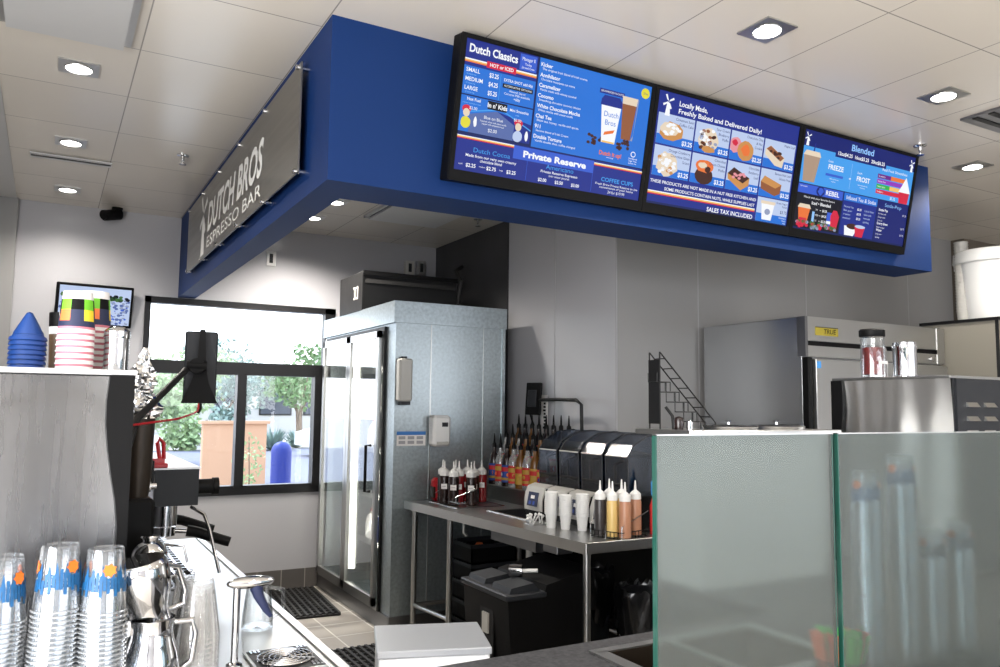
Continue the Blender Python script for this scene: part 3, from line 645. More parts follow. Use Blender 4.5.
p.poly([(.27, .06), (.31, .06), (.31, .22), (.27, .22)], 'e_blue2', 4); p.poly([(.27, .10), (.31, .10), (.31, .13), (.27, .13)], 'e_white', 5); p.poly([(.31, .04), (.36, .04), (.375, .19), (.35, .25), (.32, .25), (.30, .19)], 'e_red', 5); p.poly([(.145, .07), (.165, .07), (.165, .2), (.145, .2)], 'e_cyan', 4)
for k in range(46): p.blob(random.uniform(.015, .37), .045+random.uniform(-.015, .04), .014, .018, random.choice(('e_olive', 'e_olive', 'e_red', 'e_grey')), 7, 7)
p.rect(.395, .70, .02, .46, 'e_navy', 1); p.rect(.395, .70, .38, .46, 'e_blue', 2); p.t('Infused Tea & Sodas', .55, .395, .042, align='c', width=.27)
for k in range(4): p.t(('Flavored Teas', 'Black, green', 'or passion', 'sweetened')[k], .405, .31-k*.04, .020, 'e_pale'); p.t(('Soda & Water', 'Italian soda', 'lemonade', 'sparkling')[k], .59, .30-k*.04, .020, 'e_pale')
for k in range(3): p.t(('$2.25', '$2.75', '$3.25')[k], .525, .30-k*.05, .022, bold=.02)
p.poly([(.44, .02), (.52, .02), (.55, .12), (.43, .12)], 'e_white', 4); p.blob(.50, .12, .05, .03, 'e_choc', 5, j=.05); p.poly([(.535, .02), (.60, .02), (.615, .13), (.52, .13)], 'e_red', 6); p.blob(.568, .13, .048, .018, 'e_pale', 7, j=.03)
p.rect(.71, 1, .02, .46, 'e_navy2', 1); p.t('Soda-Pop', .85, .40, .036, 'e_cyan', align='c', width=.16)
for k in range(9): p.t(('Bottle Pop', 'Root beer, cola', 'Orange, cream', 'Green tea', 'Energy Brew', 'Double charged', 'Water', 'Spring water', 'Sparkling')[k], .72, .345-k*.037, .026 if k in (0, 4, 6) else .015, bold=.02 if k in (0, 4, 6) else 0)
for k in (0, 4, 6): p.t('$1.75', .985, .33-k*.037, .020, align='r')
p.done(o)

# wall TV at back left
t = thing('wall_television', 'small flat television on the back wall behind the stacked paper cups', 'television', (0.28, 6.84, 2.29))
t.rotation_euler = (math.radians(10), math.radians(-0.5), math.radians(10))
MB().box(-0.27, 0.27, -0.03, 0.0, -0.16, 0.16, 'black_plastic', bev=0.006).build('housing', t, smooth=False)
d = MB(); d.quad([(-0.25, -0.0312, -0.14), (0.25, -0.0312, -0.14), (0.25, -0.0312, 0.14), (-0.25, -0.0312, 0.14)], 'e_pale')
for k in range(260):
    x, z = random.uniform(-0.24, 0.24), random.uniform(-0.135, 0.06); r = random.uniform(.005, .016)
    d.quad([(x+r*math.cos(a_*PI/3), -0.0314-k*2e-6, z+r*math.sin(a_*PI/3)*.7) for a_ in range(6)], random.choice(('e_grey', 'e_slate', 'e_pale', 'e_slate', 'e_pale', 'e_grey', 'e_blue2')))
for k in range(60):
    x = random.uniform(-0.24, 0.24); r = random.uniform(.012, .022); z = 0.06+random.uniform(-.01, .02)
    d.quad([(x+r*math.cos(a_*PI/3), -0.0322, z+r*math.sin(a_*PI/3)*.7) for a_ in range(6)], random.choice(('e_olive', 'e_dark')))
d.build('display', t, smooth=False)
MB().box(-0.06, 0.06, 0.0, 0.06, -0.05, 0.05, 'black_metal').build('wall_bracket', t)

# ------------------------------------------------------------------ outside the window
struct('ground', MB().box(-30, 60, 7.05, 100, -0.3, -0.1, 'concrete_out').box(-30, 60, 17.0, 30, -0.1, -0.09, 'asphalt_out'))
bw = MB(); bw.box(2.45, 3.56, 15.0, 15.2, -0.1, 1.19, 'peach_wall').box(3.36, 3.555, 15.2, 18.0, -0.1, 1.185, 'peach_wall').box(2.40, 3.61, 14.95, 15.25, 1.19, 1.24, 'peach_wall')
tag(bw.build('garden_wall', smooth=False), 'low peach stucco wall standing outside the window', 'wall')
bl = MB().lathe([(0.13, -0.1), (0.13, 0.92)]+[(0.13*math.cos(a_*PI/16), 0.94+0.13*math.sin(a_*PI/16)) for a_ in range(8)]+[(0.0001, 1.07)], 'bollard_blue', n=28)
for dx in (-0.03, 0.0, 0.03): bl.box(dx-0.01, dx+0.01, -0.134, -0.125, 0.42, 0.44, 'white_plastic')
tag(bl.build('bollard', loc=(2.69, 10.5, 0)), 'round topped blue bollard outside the right window pane', 'bollard')
def foliage(mb, c, r, n, m, leaf, squash=(1, 1, 1)):
    for _ in range(n):
        d = Vector((random.gauss(0, 1), random.gauss(0, 1), random.gauss(0, 1))).normalized()*r*random.uniform(0.45, 1.05)
        p = Vector((c[0]+d.x*squash[0], c[1]+d.y*squash[1], c[2]+d.z*squash[2]))
        a = Vector((random.gauss(0, 1), random.gauss(0, 1), random.gauss(0, 1))).normalized()*leaf; b = a.cross(Vector((random.gauss(0, 1), random.gauss(0, 1), random.gauss(0, 1)))).normalized()*leaf*0.5
        mb.quad([p-a, p+b, p+a, p-b], m)
def tree(x, y, h, r, m, label, n=900, leaf=0.16, trunks=1):
    t = thing('tree', label, 'tree', (x, y, -0.1), 0, 'trees beyond the car park')
    tk = MB()
    for k in range(4):
        a = k*1.7+x; tk.tube([(0.05*k, 0, 0), (0.1*math.cos(a), 0.1*math.sin(a), h*0.35), (r*0.6*math.cos(a), r*0.6*math.sin(a), h*0.75)], 0.10*h/5, 'bark', 8, 0.02)
    tk.build('trunk', t)
    fo = MB()
    for k in range(7):
        a = k*2.4+y; foliage(fo, (r*0.55*math.cos(a), r*0.55*math.sin(a), h*0.72+0.22*h*math.sin(k*1.9)), r*0.62, n//7, m, leaf, (1, 1, 0.7))
    fo.build('crown', t, smooth=False)
tree(2.2, 24, 2.7, 1.3, 'leaf_b', 'leafy green tree seen through the window left of the tablet', 1200, 0.14)
tree(4.9, 34, 3.4, 1.7, 'leaf_b', 'pale green tree outside, left of the window mullion', 1300, 0.16)
tree(9.4, 34, 3.9, 1.5, 'leaf_a', 'dark branched tree in front of the far building', 900, 0.15)
tree(13.0, 41, 4.2, 2.4, 'leaf_b', 'pale green tree at the right side of the window view', 1400, 0.17)
tree(8.2, 43, 4.3, 2.4, 'leaf_c', 'grey green tree farthest left behind the car park', 1200, 0.18)
def bush(x, y, r, hz, m, lb, spiky=False):
    o = MB()
    if spiky:
        for _ in range(90):
            a = random.uniform(0, 2*PI); e = random.uniform(0.2, 1.2); d = Vector((math.cos(a)*math.cos(e), math.sin(a)*math.cos(e), math.sin(e)))*r*1.3; s_ = Vector((-math.sin(a), math.cos(a), 0))*0.05
            o.quad([s_, d*0.5+s_*1.3, d, d*0.5-s_*1.3, -s_], m)
    else:
        foliage(o, (0, 0, hz*0.55), r, 700, m, 0.12, (1, 1, hz/r*0.7)); foliage(o, (0, 0, hz*0.3), r*0.95, 300, m, 0.12, (1, 1, 0.3))
    tag(o.build('shrub', loc=(x, y, -0.1), smooth=False), lb, 'shrub', 'shrubs in the planting strip')
bush(5.7, 30.2, 0.75, 1.3, 'leaf_c', 'round grey green shrub behind the peach wall')
bush(7.1, 29.0, 0.7, 1.5, 'leaf_c', 'spiky blue green agave beyond the road', True)
bush(8.4, 30.6, 0.6, 1.5, 'leaf_c', 'spiky agave beside the rounded green shrub', True)
bush(10.0, 30.5, 0.85, 1.4, 'leaf_a', 'rounded dark green shrub beyond the road left of the white car')
bush(4.2, 30.0, 0.7, 1.2, 'leaf_b', 'low green shrub directly behind the peach wall, leftmost')
sp_ = thing('sapling', 'thin young tree with pale leaves outside beside the blue bollard', 'sapling', (2.45, 11.3, -0.1))
MB().tube([(0, 0, 0), (0.02, 0, 0.6), (0.0, 0.02, 1.2)], 0.012, 'bark', 8, 0.006).build('stem', sp_)
fo = MB(); foliage(fo, (0, 0, 0.85), 0.3, 150, 'leaf_b', 0.035, (0.7, 0.7, 1.3)); foliage(fo, (0, 0, 0.4), 0.2, 60, 'leaf_b', 0.03, (0.8, 0.8, 1.3)); fo.build('foliage', sp_, smooth=False)
pb_ = MB(); foliage(pb_, (0, 0, 0.12), 0.22, 120, 'leaf_b', 0.03, (1.3, 1, 0.6)); tag(pb_.build('ground_plant', loc=(2.55, 13.3, -0.1), smooth=False), 'small low plant at the foot of the peach wall', 'plant')
ob = thing('office_building', 'pale single storey office building with dark windows far outside', 'building', (11.0, 48, -0.1))
MB().box(-12, 14, 0, 8, 0, 3.1, 'stucco_out').box(-12.4, 14.4, -0.8, 8, 3.1, 3.5, 'stucco_out').build('wall', ob, smooth=False)
for k in range(9):
    x = -10.5+k*2.6; wn = MB().box(x, x+1.9, -0.06, 0, 1.0, 2.6, 'window_frame').build('window', ob, smooth=False); MB().box(x+0.08, x+1.82, -0.08, -0.05, 1.08, 2.52, 'dark_glass').build('pane', wn, smooth=False)
car = thing('parked_car', 'white car parked beyond the road at the right of the window', 'car', (9.35, 25.4, -0.1), math.radians(4))
prof = [(-2.2, 0.35), (-2.2, 0.75), (-1.5, 0.95), (-0.9, 1.45), (0.6, 1.48), (1.3, 1.0), (2.15, 0.85), (2.2, 0.35)]
MB().prism(prof, -0.85, 0.85, 'car_white', 'y').build('body', car, smooth=False)
MB().prism([(-1.4, 0.97), (-0.9, 1.38), (0.55, 1.40), (1.15, 1.0)], -0.87, 0.87, 'dark_glass', 'y').build('side_windows', car, smooth=False)
for x in (-1.35, 1.35):
    for y in (-0.78, 0.78):
        MB().cyl((x, y-0.1, 0.32), (x, y+0.1, 0.32), 0.32, 'rubber', 20).build('wheel', car)

# ------------------------------------------------------------------ walk-in cooler
cx0, cx1, cy0, cy1, cz = 2.12, 3.0, 5.25, 6.885, 2.285
k = thing('walk_in_cooler', 'galvanised steel walk-in cooler with two lit glass doors', 'cooler', (cx0, cy0, 0))
W, D = cx1-cx0, cy1-cy0
bd = MB(); T = 0.06
bd.box(0, W, 0, T, 0, cz, 'galvanised').box(W-T, W, T, D, 0, cz, 'galvanised').box(T*0, W, D-T, D, 0, cz, 'galvanised')
bd.box(0, W-T, T, D-T, cz-T, cz, 'galvanised').box(0, W-T, T, D-T, 0, 0.1, 'galvanised')
dy0, dy1, dz0, dz1 = 0.20, D-0.09, 0.14, 2.09      # door opening on the -X face
bd.box(0, T, T, dy0, 0.1, cz-T, 'galvanised').box(0, T, dy1, D-T, 0.1, cz-T, 'galvanised').box(0, T, dy0, dy1, dz1, cz-T, 'galvanised').box(0, T, dy0, dy1, 0.1, dz0, 'galvanised')
bd.build('body', k, smooth=False)
MB().box(-0.022, W+0.012, -0.018, 0.0, 2.135, cz+0.004, 'galvanised').box(-0.022, 0, 0, D, 2.135, cz+0.004, 'galvanised').build('fascia', k, smooth=False)
MB().box(0.27, 0.276, -0.006, 0.0, 0.1, 2.135, 'steel').box(0.70, 0.703, -0.005, 0, 0.1, 2.135, 'steel').box(W-0.02, W+0.004, -0.012, 0.0, 0.0, 2.135, 'galvanised').build('panel_seam', k, smooth=False)
MB().box(-0.012, 0.0, 0, D, 0, 0.11, 'steel_dark').box(-0.01, W, -0.012, 0, 0, 0.11, 'steel_dark').build('kick_plate', k, smooth=False)
MB().box(-0.02, 0.02, dy0-0.03, dy0, dz0-0.03, dz1+0.03, 'black_metal').box(-0.02, 0.02, dy1, dy1+0.03, dz0-0.03, dz1+0.03, 'steel').box(-0.02, 0.02, dy0, dy1, dz1, dz1+0.03, 'black_metal').box(-0.02, 0.02, dy0, dy1, dz0-0.03, dz0, 'steel').build('door_frame', k, smooth=False)
dm = (dy0+dy1)/2
for n_, (a, b) in enumerate(((dy0+0.005, dm-0.005), (dm+0.005, dy1-0.005))):
    dr = MB().box(-0.05, -0.02, a, a+0.045, dz0, dz1, 'steel').box(-0.05, -0.02, b-0.045, b, dz0, dz1, 'steel').box(-0.05, -0.02, a, b, dz1-0.05, dz1, 'steel').box(-0.05, -0.02, a, b, dz0, dz0+0.06, 'steel').build('glass_door', k, smooth=False)
    MB().box(-0.04, -0.032, a+0.045, b-0.045, dz0+0.06, dz1-0.05, 'glass_clear').build('pane', dr, smooth=False)
    hy = a+0.1 if n_ == 0 else a+0.03
    if n_ == 0: MB().tube([(-0.05, hy, 0.93), (-0.09, hy, 0.93), (-0.09, hy, 1.26), (-0.05, hy, 1.26)], 0.011, 'black_plastic').build('door_handle', dr)
for y in (dy0+0.30, dm+0.30):
    MB().cyl((0.13, y, 0.22), (0.13, y, 2.0), 0.028, 'tube_emit', 12).build('lamp_tube', k)
    l = light('cooler_lamp', 'AREA', (cx0+0.16, cy0+y, 1.1), 8, (1, 0.98, 0.88), (0, 0, 0), shape='RECTANGLE', size=0.05, size_y=1.7); l.rotation_euler = (PI/2, 0, -PI/2)
    l.rotation_euler = (0, -PI/2, 0); l.data.size = 1.7; l.data.size_y = 0.05
for z in (0.42, 0.80, 1.18, 1.52, 1.84):
    s_ = MB()
    s_.box(0.28, W-0.1, 0.15, D-0.12, z-0.012, z, 'white_steel').box(0.27, 0.28, 0.15, D-0.12, z-0.02, z+0.03, 'steel')
    s_.build('shelf', k, smooth=False)
# milk jugs and bottles inside the cooler
jug = MB().lathe([(0.0001, 0), (0.055, 0), (0.06, 0.02), (0.06, 0.14), (0.045, 0.19), (0.02, 0.22), (0.018, 0.235)], 'white_plastic', n=14)
jug.lathe([(0.022, 0.23), (0.022, 0.25), (0.0001, 0.25)], 'red_plastic', n=12)
j0 = tag(jug.build('milk_jug'), 'milk jug with red cap standing on a shelf in the glass door cooler', 'milk jug', 'milk jugs on the cooler shelves')
btl = MB().lathe([(0.0001, 0), (0.035, 0), (0.036, 0.12), (0.014, 0.18), (0.014, 0.21)], 'label_blue', n=12); btl.lathe([(0.016, 0.205), (0.016, 0.22), (0.0001, 0.22)], 'white_plastic', n=10)
b0 = tag(btl.build('drink_bottle'), 'blue bottle standing on a shelf in the glass door cooler', 'bottle', 'blue bottles on the cooler shelves')
first = [j0, b0]
def place(src, used, loc, **kw):
    if not used: src.location = loc; used.append(1); return src
    return dup(src, loc, **kw)
u1, u2 = [], []
for zi, z in enumerate((0.42, 0.80, 1.18, 1.52)):
    for q in range(6):
        y = cy0+0.3+q*0.21
        if (q+zi) % 3 == 0: continue
        if (q+zi) % 2: place(j0, u1, (cx0+0.37, y, z))
        else: place(b0, u2, (cx0+0.35, y, z))
# things on the cooler side
d = thing('cup_dispenser', 'tall narrow white paper dispenser tube on the cooler side', 'dispenser', (2.175, cy0, 1.73))
MB().box(-0.05, 0.05, -0.075, -0.0, -0.15, 0.15, 'pale_plastic', bev=0.012).build('housing', d)
MB().box(-0.03, 0.04, -0.06, -0.01, -0.175, -0.15, 'grey_plastic').build('outlet', d)
MB().cyl((0.0, -0.03, 0.15), (0.0, -0.03, 0.165), 0.02, 'grey_plastic').build('top_knob', d)
d = thing('soap_dispenser', 'white rounded soap dispenser on the cooler side', 'soap dispenser', (2.45, cy0, 1.375))
MB().box(-0.07, 0.07, -0.10, -0.0, -0.11, 0.11, 'white_plastic', bev=0.02).build('housing', d)
MB().box(-0.005, 0.04, -0.103, -0.099, 0.03, 0.06, 'grey_plastic').build('view_window', d)
MB().box(-0.045, 0.045, -0.108, -0.095, -0.10, -0.075, 'pale_plastic', bev=0.003).build('push_bar', d)
nb = MB().box(2.14, 2.36, cy0-0.008, cy0-0.006, 1.27, 1.37, 'paper_white').box(2.14, 2.36, cy0-0.0085, cy0-0.008, 1.345, 1.37, 'notice_blue')
for a_ in range(3):
    for b_ in range(2): nb.box(2.155+a_*0.068, 2.205+a_*0.068, cy0-0.0085, cy0-0.008, 1.283+b_*0.032, 1.305+b_*0.032, 'seam')
tag(nb.build('hand_washing_notice', smooth=False), 'small white and blue notice sheet on the cooler side', 'notice')

# condensing unit
c = thing('condensing_unit', 'black boxy condensing unit on top of the walk-in cooler', 'refrigeration unit', (2.095, 5.9, cz))
MB().box(0, 0.82, 0, 0.55, 0, 0.31, 'black_metal', bev=0.004).build('case', c, smooth=False)
MB().box(0.02, 0.80, -0.008, 0, 0.22, 0.25, 'rubber').box(0.0, 0.82, -0.012, 0, 0.28, 0.315, 'black_plastic').build('front_lip', c, smooth=False)
for yy in (0.10, 0.16): MB().box(-0.006, 0, yy, yy+0.035, 0.10, 0.20, 'pale_plastic').box(-0.008, -0.004, yy+0.008, yy+0.027, 0.115, 0.185, 'black_plastic').build('side_socket', c, smooth=False)
MB().tube([(0.83, 0.02, 0.05), (0.86, 0.0, 0.3), (0.90, 0.2, 0.42), (1.06, 0.4, 0.5)], 0.018, 'rubber').build('hose', c)

# ------------------------------------------------------------------ floor mats
def mat_grid(name, x, y, lx, ly, rz, label):
    m = MB(); n = int(lx/0.045); q = int(ly/0.07)
    for i in range(n+1): m.box(-lx/2+i*lx/n-0.009, -lx/2+i*lx/n+0.009, -ly/2, ly/2, 0.0, 0.022, 'rubber')
    for j in range(q+1): m.box(-lx/2, lx/2, -ly/2+j*ly/q-0.008, -ly/2+j*ly/q+0.008, 0.0, 0.014, 'rubber')
    tag(m.build(name, loc=(x, y, 0.001), rotz=rz, smooth=False), label, 'floor mat', 'black rubber floor mats')
mat_grid('rubber_mat', 1.80, 6.36, 0.42, 0.95, math.radians(-4), 'black slotted rubber mat on the tiles by the back wall')
mat_grid('rubber_mat', 1.73, 4.42, 0.46, 1.20, 0.0, 'black slotted rubber mat on the floor between the counter and the prep table')

# ------------------------------------------------------------------ left steel counter
s_ = MB(); s_.box(-1.1, 0.69, 1.90, 4.16, 0.865, 0.9, 'steel', bev=0.004).box(0.665, 0.69, 1.90, 4.16, 0.9, 0.906, 'steel')
s_.box(0.665, 0.69, 1.90, 4.16, 0.82, 0.87, 'steel')
lc = thing('steel_counter', 'long stainless steel counter along the left carrying the coffee machine', 'counter', (0, 0, 0))
s_.build('worktop', lc); MB().box(-1.1, 0.62, 1.95, 4.12, 0.12, 0.865, 'steel_brushed').build('cabinet_body', lc, smooth=False)
MB().box(-1.0, 0.58, 1.98, 4.08, 0.0, 0.12, 'black_plastic').build('plinth', lc, smooth=False)
for i in range(4): MB().cyl((0.622, 2.15+i*0.55, 0.74), (0.66, 2.15+i*0.55, 0.74), 0.008, 'steel').cyl((0.655, 2.02+i*0.55, 0.74), (0.655, 2.28+i*0.55, 0.74), 0.008, 'steel').build('cabinet_handle', lc)

# ------------------------------------------------------------------ granite front counter with drop-in pan
g = thing('granite_counter', 'dark speckled granite front counter at the bottom of the view', 'counter', (0, 0, 0))
gm = MB(); px0, px1, py0, py1 = 1.33, 1.86, 1.46, 1.77
gm.box(0.75, px0, 0.95, 1.875, 0.865, 0.9, 'granite').box(px1, 4.4, 0.95, 1.875, 0.865, 0.9, 'granite').box(px0, px1, 0.95, py0, 0.865, 0.9, 'granite').box(px0, px1, py1, 1.875, 0.865, 0.9, 'granite')
gm.box(2.09, 4.4, 1.875, 2.45, 0.865, 0.9, 'granite')
gm.build('worktop', g, smooth=False)
MB().box(0.80, 4.4, 1.0, 1.40, 0, 0.865, 'steel_dark').box(2.12, 4.4, 1.40, 2.42, 0, 0.865, 'steel_dark').build('base_cabinet', g, smooth=False)
pn = thing('drop_in_pan', 'stainless steel drop-in pan set into the granite counter', 'sink', (0, 0, 0))
rim = MB(); R_ = 0.035
for q in ((px0-R_, px1+R_, py1-0.005, py1+R_-0.01), (px0-R_, px1+R_, py0-R_, py0+0.005), (px0-R_, px0+0.005, py0, py1), (px1-0.005, px1+R_, py0, py1)): rim.box(q[0], q[1], q[2], q[3], 0.9002, 0.906, 'steel')
rim.build('rim', pn, smooth=False)
MB().box(px0+0.002, px1-0.002, py0+0.002, py0+0.006, 0.76, 0.902, 'pan_inside').box(px0+0.002, px1-0.002, py1-0.006, py1-0.002, 0.76, 0.902, 'pan_inside').box(px0+0.002, px0+0.006, py0, py1, 0.76, 0.902, 'pan_inside').box(px1-0.006, px1-0.002, py0, py1, 0.76, 0.902, 'pan_inside').box(px0+0.002, px1-0.002, py0, py1, 0.755, 0.76, 'pan_inside').build('basin', pn, smooth=False)
MB().box(px0+0.2, px0+0.215, py0-0.02, py1+0.01, 0.903, 0.912, 'steel').build('divider_bar', pn, smooth=False)

# steel topped bin beyond the granite
sb = thing('steel_cabinet', 'white fronted cabinet with flat brushed steel top behind the granite counter', 'cabinet', (1.015, 2.19, 0), math.radians(-19))
MB().box(-0.155, 0.155, -0.125, 0.135, 0.02, 0.86, 'white_steel', bev=0.004).build('body', sb, smooth=False)
MB().box(-0.16, 0.16, -0.13, 0.14, 0.86, 0.88, 'steel_lid', bev=0.003).build('lid', sb, smooth=False)
for x in (-0.12, 0.12):
    for y in (-0.09, 0.10): MB().cyl((x, y, 0), (x, y, 0.02), 0.02, 'rubber').build('foot', sb)

# ------------------------------------------------------------------ frosted glass screen
for nm, a, b, lb in (('glass_partition', 0.976, 1.462, 'left frosted glass panel standing on the granite counter'), ('glass_partition', 1.478, 2.35, 'right frosted glass panel with blue cup stacks showing through')):
    gp = thing(nm, lb, 'glass panel', ((a+b)/2, 1.15, 0.9)); hw = (b-a)/2
    MB().box(-hw+0.002, hw-0.002, -0.005, 0.005, 0.004, 0.600, 'frosted_glass').build('pane', gp, smooth=False)
    MB().box(-hw, -hw+0.003, -0.0055, 0.0055, 0.0, 0.602, 'glass_edge').box(hw-0.003, hw, -0.0055, 0.0055, 0, 0.602, 'glass_edge').box(-hw, hw, -0.0055, 0.0055, 0.600, 0.6025, 'steel').build('glass_edge', gp, smooth=False)
    MB().box(-hw, hw, -0.012, 0.012, 0.0, 0.012, 'steel').build('base_channel', gp, smooth=False)

# ------------------------------------------------------------------ plastic cups in stacks
def cup_mesh():
    m = MB(); pr = [(0.0355, 0.135), (0.0375, 0.128), (0.0475, 0.004), (0.0495, 0.003), (0.0495, 0.0)]
    m.lathe([(0.0001, 0.132), (0.034, 0.132)]+pr, 'cup_clear', n=28, cap=False)
    m.lathe([(0.0488, 0.0045), (0.0508, 0.0035), (0.0508, 0.0005), (0.0488, 0)], 'cup_rim', n=28, cap=False)
    return m
def rad(z): return 0.0375+(0.0475-0.0375)*(0.128-z)/0.124
def top_cup_mesh():
    m = cup_mesh(); n = 40
    def patch(a0, a1, zlo, zhi, mm, off=0.0006, steps=6):
        vs = []; fs = []
        for i in range(steps+1):
            a = a0+(a1-a0)*i/steps
            for z in (zlo(a) if callable(zlo) else zlo, zhi(a) if callable(zhi) else zhi):
                r = rad(z)+off; vs.append((r*math.cos(a), r*math.sin(a), z))
        for i in range(steps): fs.append((2*i, 2*i+2, 2*i+3, 2*i+1))
        m.add(vs, fs, mm)
    for k in range(36):
        a = 2*PI*k/36
        patch(a, a+0.15, 0.045+random.uniform(-.008, .008), 0.075+random.uniform(-.012, .016), 'print_blue', steps=2)
    for k in range(14):
        a = 2*PI*k/14+random.uniform(-.1, .1); patch(a-.09, a+.09, 0.07, lambda q, a=a: 0.104-abs(q-a)*0.25, 'print_blue', 0.0009, 4)
    for a0 in (0.3, 2.4, 4.5):
        cz_, cr = 0.092, 0.011; vs = []
        for i in range(14):
            t_ = 2*PI*i/14; z = cz_+cr*math.sin(t_); a = a0+cr*math.cos(t_)/rad(z); r = rad(z)+0.0013; vs.append((r*math.cos(a), r*math.sin(a), z))
        m.add(vs, [tuple(range(14))], 'print_sun')
        vs = []
        for i in range(14):
            t_ = 2*PI*i/14; z = cz_+cr*math.sin(t_)*(1.35 if i % 2 else 1.0); a = a0+cr*math.cos(t_)*(1.35 if i % 2 else 1.0)/rad(z); r = rad(z)+0.0011; vs.append((r*math.cos(a), r*math.sin(a), z))
        m.add(vs, [tuple(range(14))], 'print_sun')
    return m
cupA = cup_mesh().build('plastic_cup'); cupT = top_cup_mesh().build('plastic_cup')
tag(cupA, 'x', 'cup'); tag(cupT, 'x', 'cup'); cuse, tuse = [], []
def cup_stack(x, y, z, n, sp, lb, tilt=(0, 0), rz=0.0, skip=0, sc=1.0):
    grp = 'clear cups in %s' % lb
    for i in range(n):
        p = (x+tilt[0]*i*sp, y+tilt[1]*i*sp, z+i*sp)
        if i == n-1:
            c = place(cupT, tuse, p); c['label'] = 'topmost printed clear cup on %s' % lb; c.rotation_euler.z = rz
        else:
            c = place(cupA, cuse, p); c['label'] = 'clear plastic cup nested in %s' % lb; c['group'] = grp
        c.scale = (sc, sc, sc)
cup_stack(-0.065, 2.0, 0.902, 21, 0.0095, 'the leftmost inverted stack by the steel panel', (0.03, 0), -1.0)
cup_stack(0.036, 1.99, 0.902, 22, 0.0099, 'the middle inverted stack by the steel panel', (0.04, 0), -1.2)
cup_stack(0.136, 1.98, 0.902, 21, 0.0098, 'the right inverted stack beside the milk pitcher', (-0.02, 0), -1.7)
for k_, (x_, n_, lb_) in enumerate(((1.365, 33, 'the left tall stack behind the frosted glass'), (1.472, 36, 'the second tall stack behind the frosted glass'), (1.562, 20, 'the left short stack behind the frosted glass'), (1.656, 21, 'the rightmost short stack behind the frosted glass'))):
    cup_stack(x_*1.32, 1.32, 0.902, n_, 0.0122, lb_, (0, 0), -1.4, sc=0.80)

# straws in a holder behind the glass
h = thing('straw_holder', 'clear tub holding coloured straws behind the frosted glass joint', 'straw holder', (1.70, 1.33, 0.9))
MB().lathe([(0.0001, 0.002), (0.052, 0.002), (0.068, 0.06), (0.066, 0.06), (0.050, 0.005)], 'glass_clear', n=20, cap=False).build('tub', h)
for cmt, n_, lb in (('straw_green', 42, 'bright green drinking straw bundled in the tub'), ('straw_orange', 30, 'orange drinking straw bundled in the tub')):
    u = []; s0 = tag(MB().cyl((0, 0, 0.006), (0, 0, 0.118), 0.0042, cmt, 8).build('drinking_straw'), lb, 'straw', lb.split(' ')[0]+' straws in the tub')
    for i in range(n_):
        while True:
            px_, py_ = random.uniform(-.044, .044), random.uniform(-.044, .044)
            left = px_ < -0.018 or px_ > 0.034
            if px_*px_+py_*py_ < .044**2 and (left == (cmt == 'straw_orange')): break
        o = place(s0, u, (1.70+px_, 1.33+py_, 0.9)); o.rotation_euler = (-py_*5, px_*5, 0)

# ------------------------------------------------------------------ topping station behind the left glass panel
ts = thing('topping_station', 'grey sided topping station with flat steel top behind the left glass', 'food station', (0, 0, 0))
MB().box(2.085, 2.76, 2.20, 2.45, 0.9, 1.452, 'pale_plastic').build('cabinet_body', ts, smooth=False)
MB().box(2.01, 2.83, 2.17, 2.48, 1.452, 1.472, 'steel', bev=0.003).build('top_plate', ts, smooth=False)
for x in (2.36, 2.63):
    tp = thing('container_lid', 'round steel lid on the topping station, %s' % ('beside the wire rack' if x < 2.5 else 'nearer the reach-in freezer'), 'lid', (x, 2.33, 1.472))
    MB().lathe([(0.11, 0), (0.115, 0.012), (0.105, 0.016), (0.0001, 0.02)], 'chrome', n=32).build('lid_plate', tp)
    MB().lathe([(0.006, 0.018), (0.006, 0.028), (0.016, 0.034), (0.0001, 0.037)], 'chrome', c=(0, 0.0, 0.0), n=16).build('knob', tp)
# wire snack rack
rk = thing('wire_display_rack', 'black stair-stepped wire display rack on the topping station', 'display rack', (1.985, 2.36, 1.472))
MB().box(0.046, 0.050, -0.002, 0.062, 0.02, 0.265, 'black_metal').build('side_sign', rk, smooth=False)
fr = MB(); r = 0.0028
for y in (0.0, 0.06):
    fr.tube([(0.05, y, 0), (0.05, y, 0.295), (0.06, y, 0.285), (0.335, y, 0.025), (0.335, y, 0)], r, 'black_metal', 6)
for i in range(7):
    t_ = (i+0.4)/7; fr.tube([(0.06+0.275*t_, 0.0, 0.285-0.26*t_), (0.06+0.275*t_, 0.06, 0.285-0.26*t_)], r*0.8, 'black_metal', 5)
fr.build('side_frame', rk)
for i in range(5):
    x0, z0 = 0.06+i*0.045, 0.18-i*0.038
    s_ = MB()
    for y in (0.004, 0.056): s_.tube([(x0-0.02, y, z0+0.035), (x0-0.02, y, z0), (x0+0.045, y, z0), (x0+0.045, y, z0+0.0)], 0.002, 'black_metal', 5)
    for x in (x0-0.02, x0+0.002, x0+0.024, x0+0.045): s_.tube([(x, 0.004, z0), (x, 0.056, z0)], 0.002, 'black_metal', 5)
    for x in (x0+0.02, x0+0.045): s_.tube([(x, 0.004, z0), (x, 0.004, z0-0.035)], 0.002, 'black_metal', 5)
    s_.build('wire_step', rk)
MB().tube([(0.06, -0.02, 0.085), (0.085, -0.03, 0.05), (0.09, -0.03, 0)], 0.006, 'black_metal', 8).build('hook', rk)
tag(MB().lathe([(0.0001, 0), (0.012, 0), (0.012, 0.03), (0.009, 0.033), (0.0001, 0.033)], 'chrome', n=14).build('salt_shaker', loc=(2.10, 2.27, 1.472)), 'small chrome shaker standing in front of the wire rack', 'shaker')
tag(MB().lathe([(0.0001, 0), (0.016, 0), (0.02, 0.03), (0.016, 0.045), (0.0001, 0.05)], 'syrup_dark', n=14).build('snack_cup', loc=(2.075, 2.30, 1.472)), 'dark round snack tub sitting in the lowest wire step', 'tub')

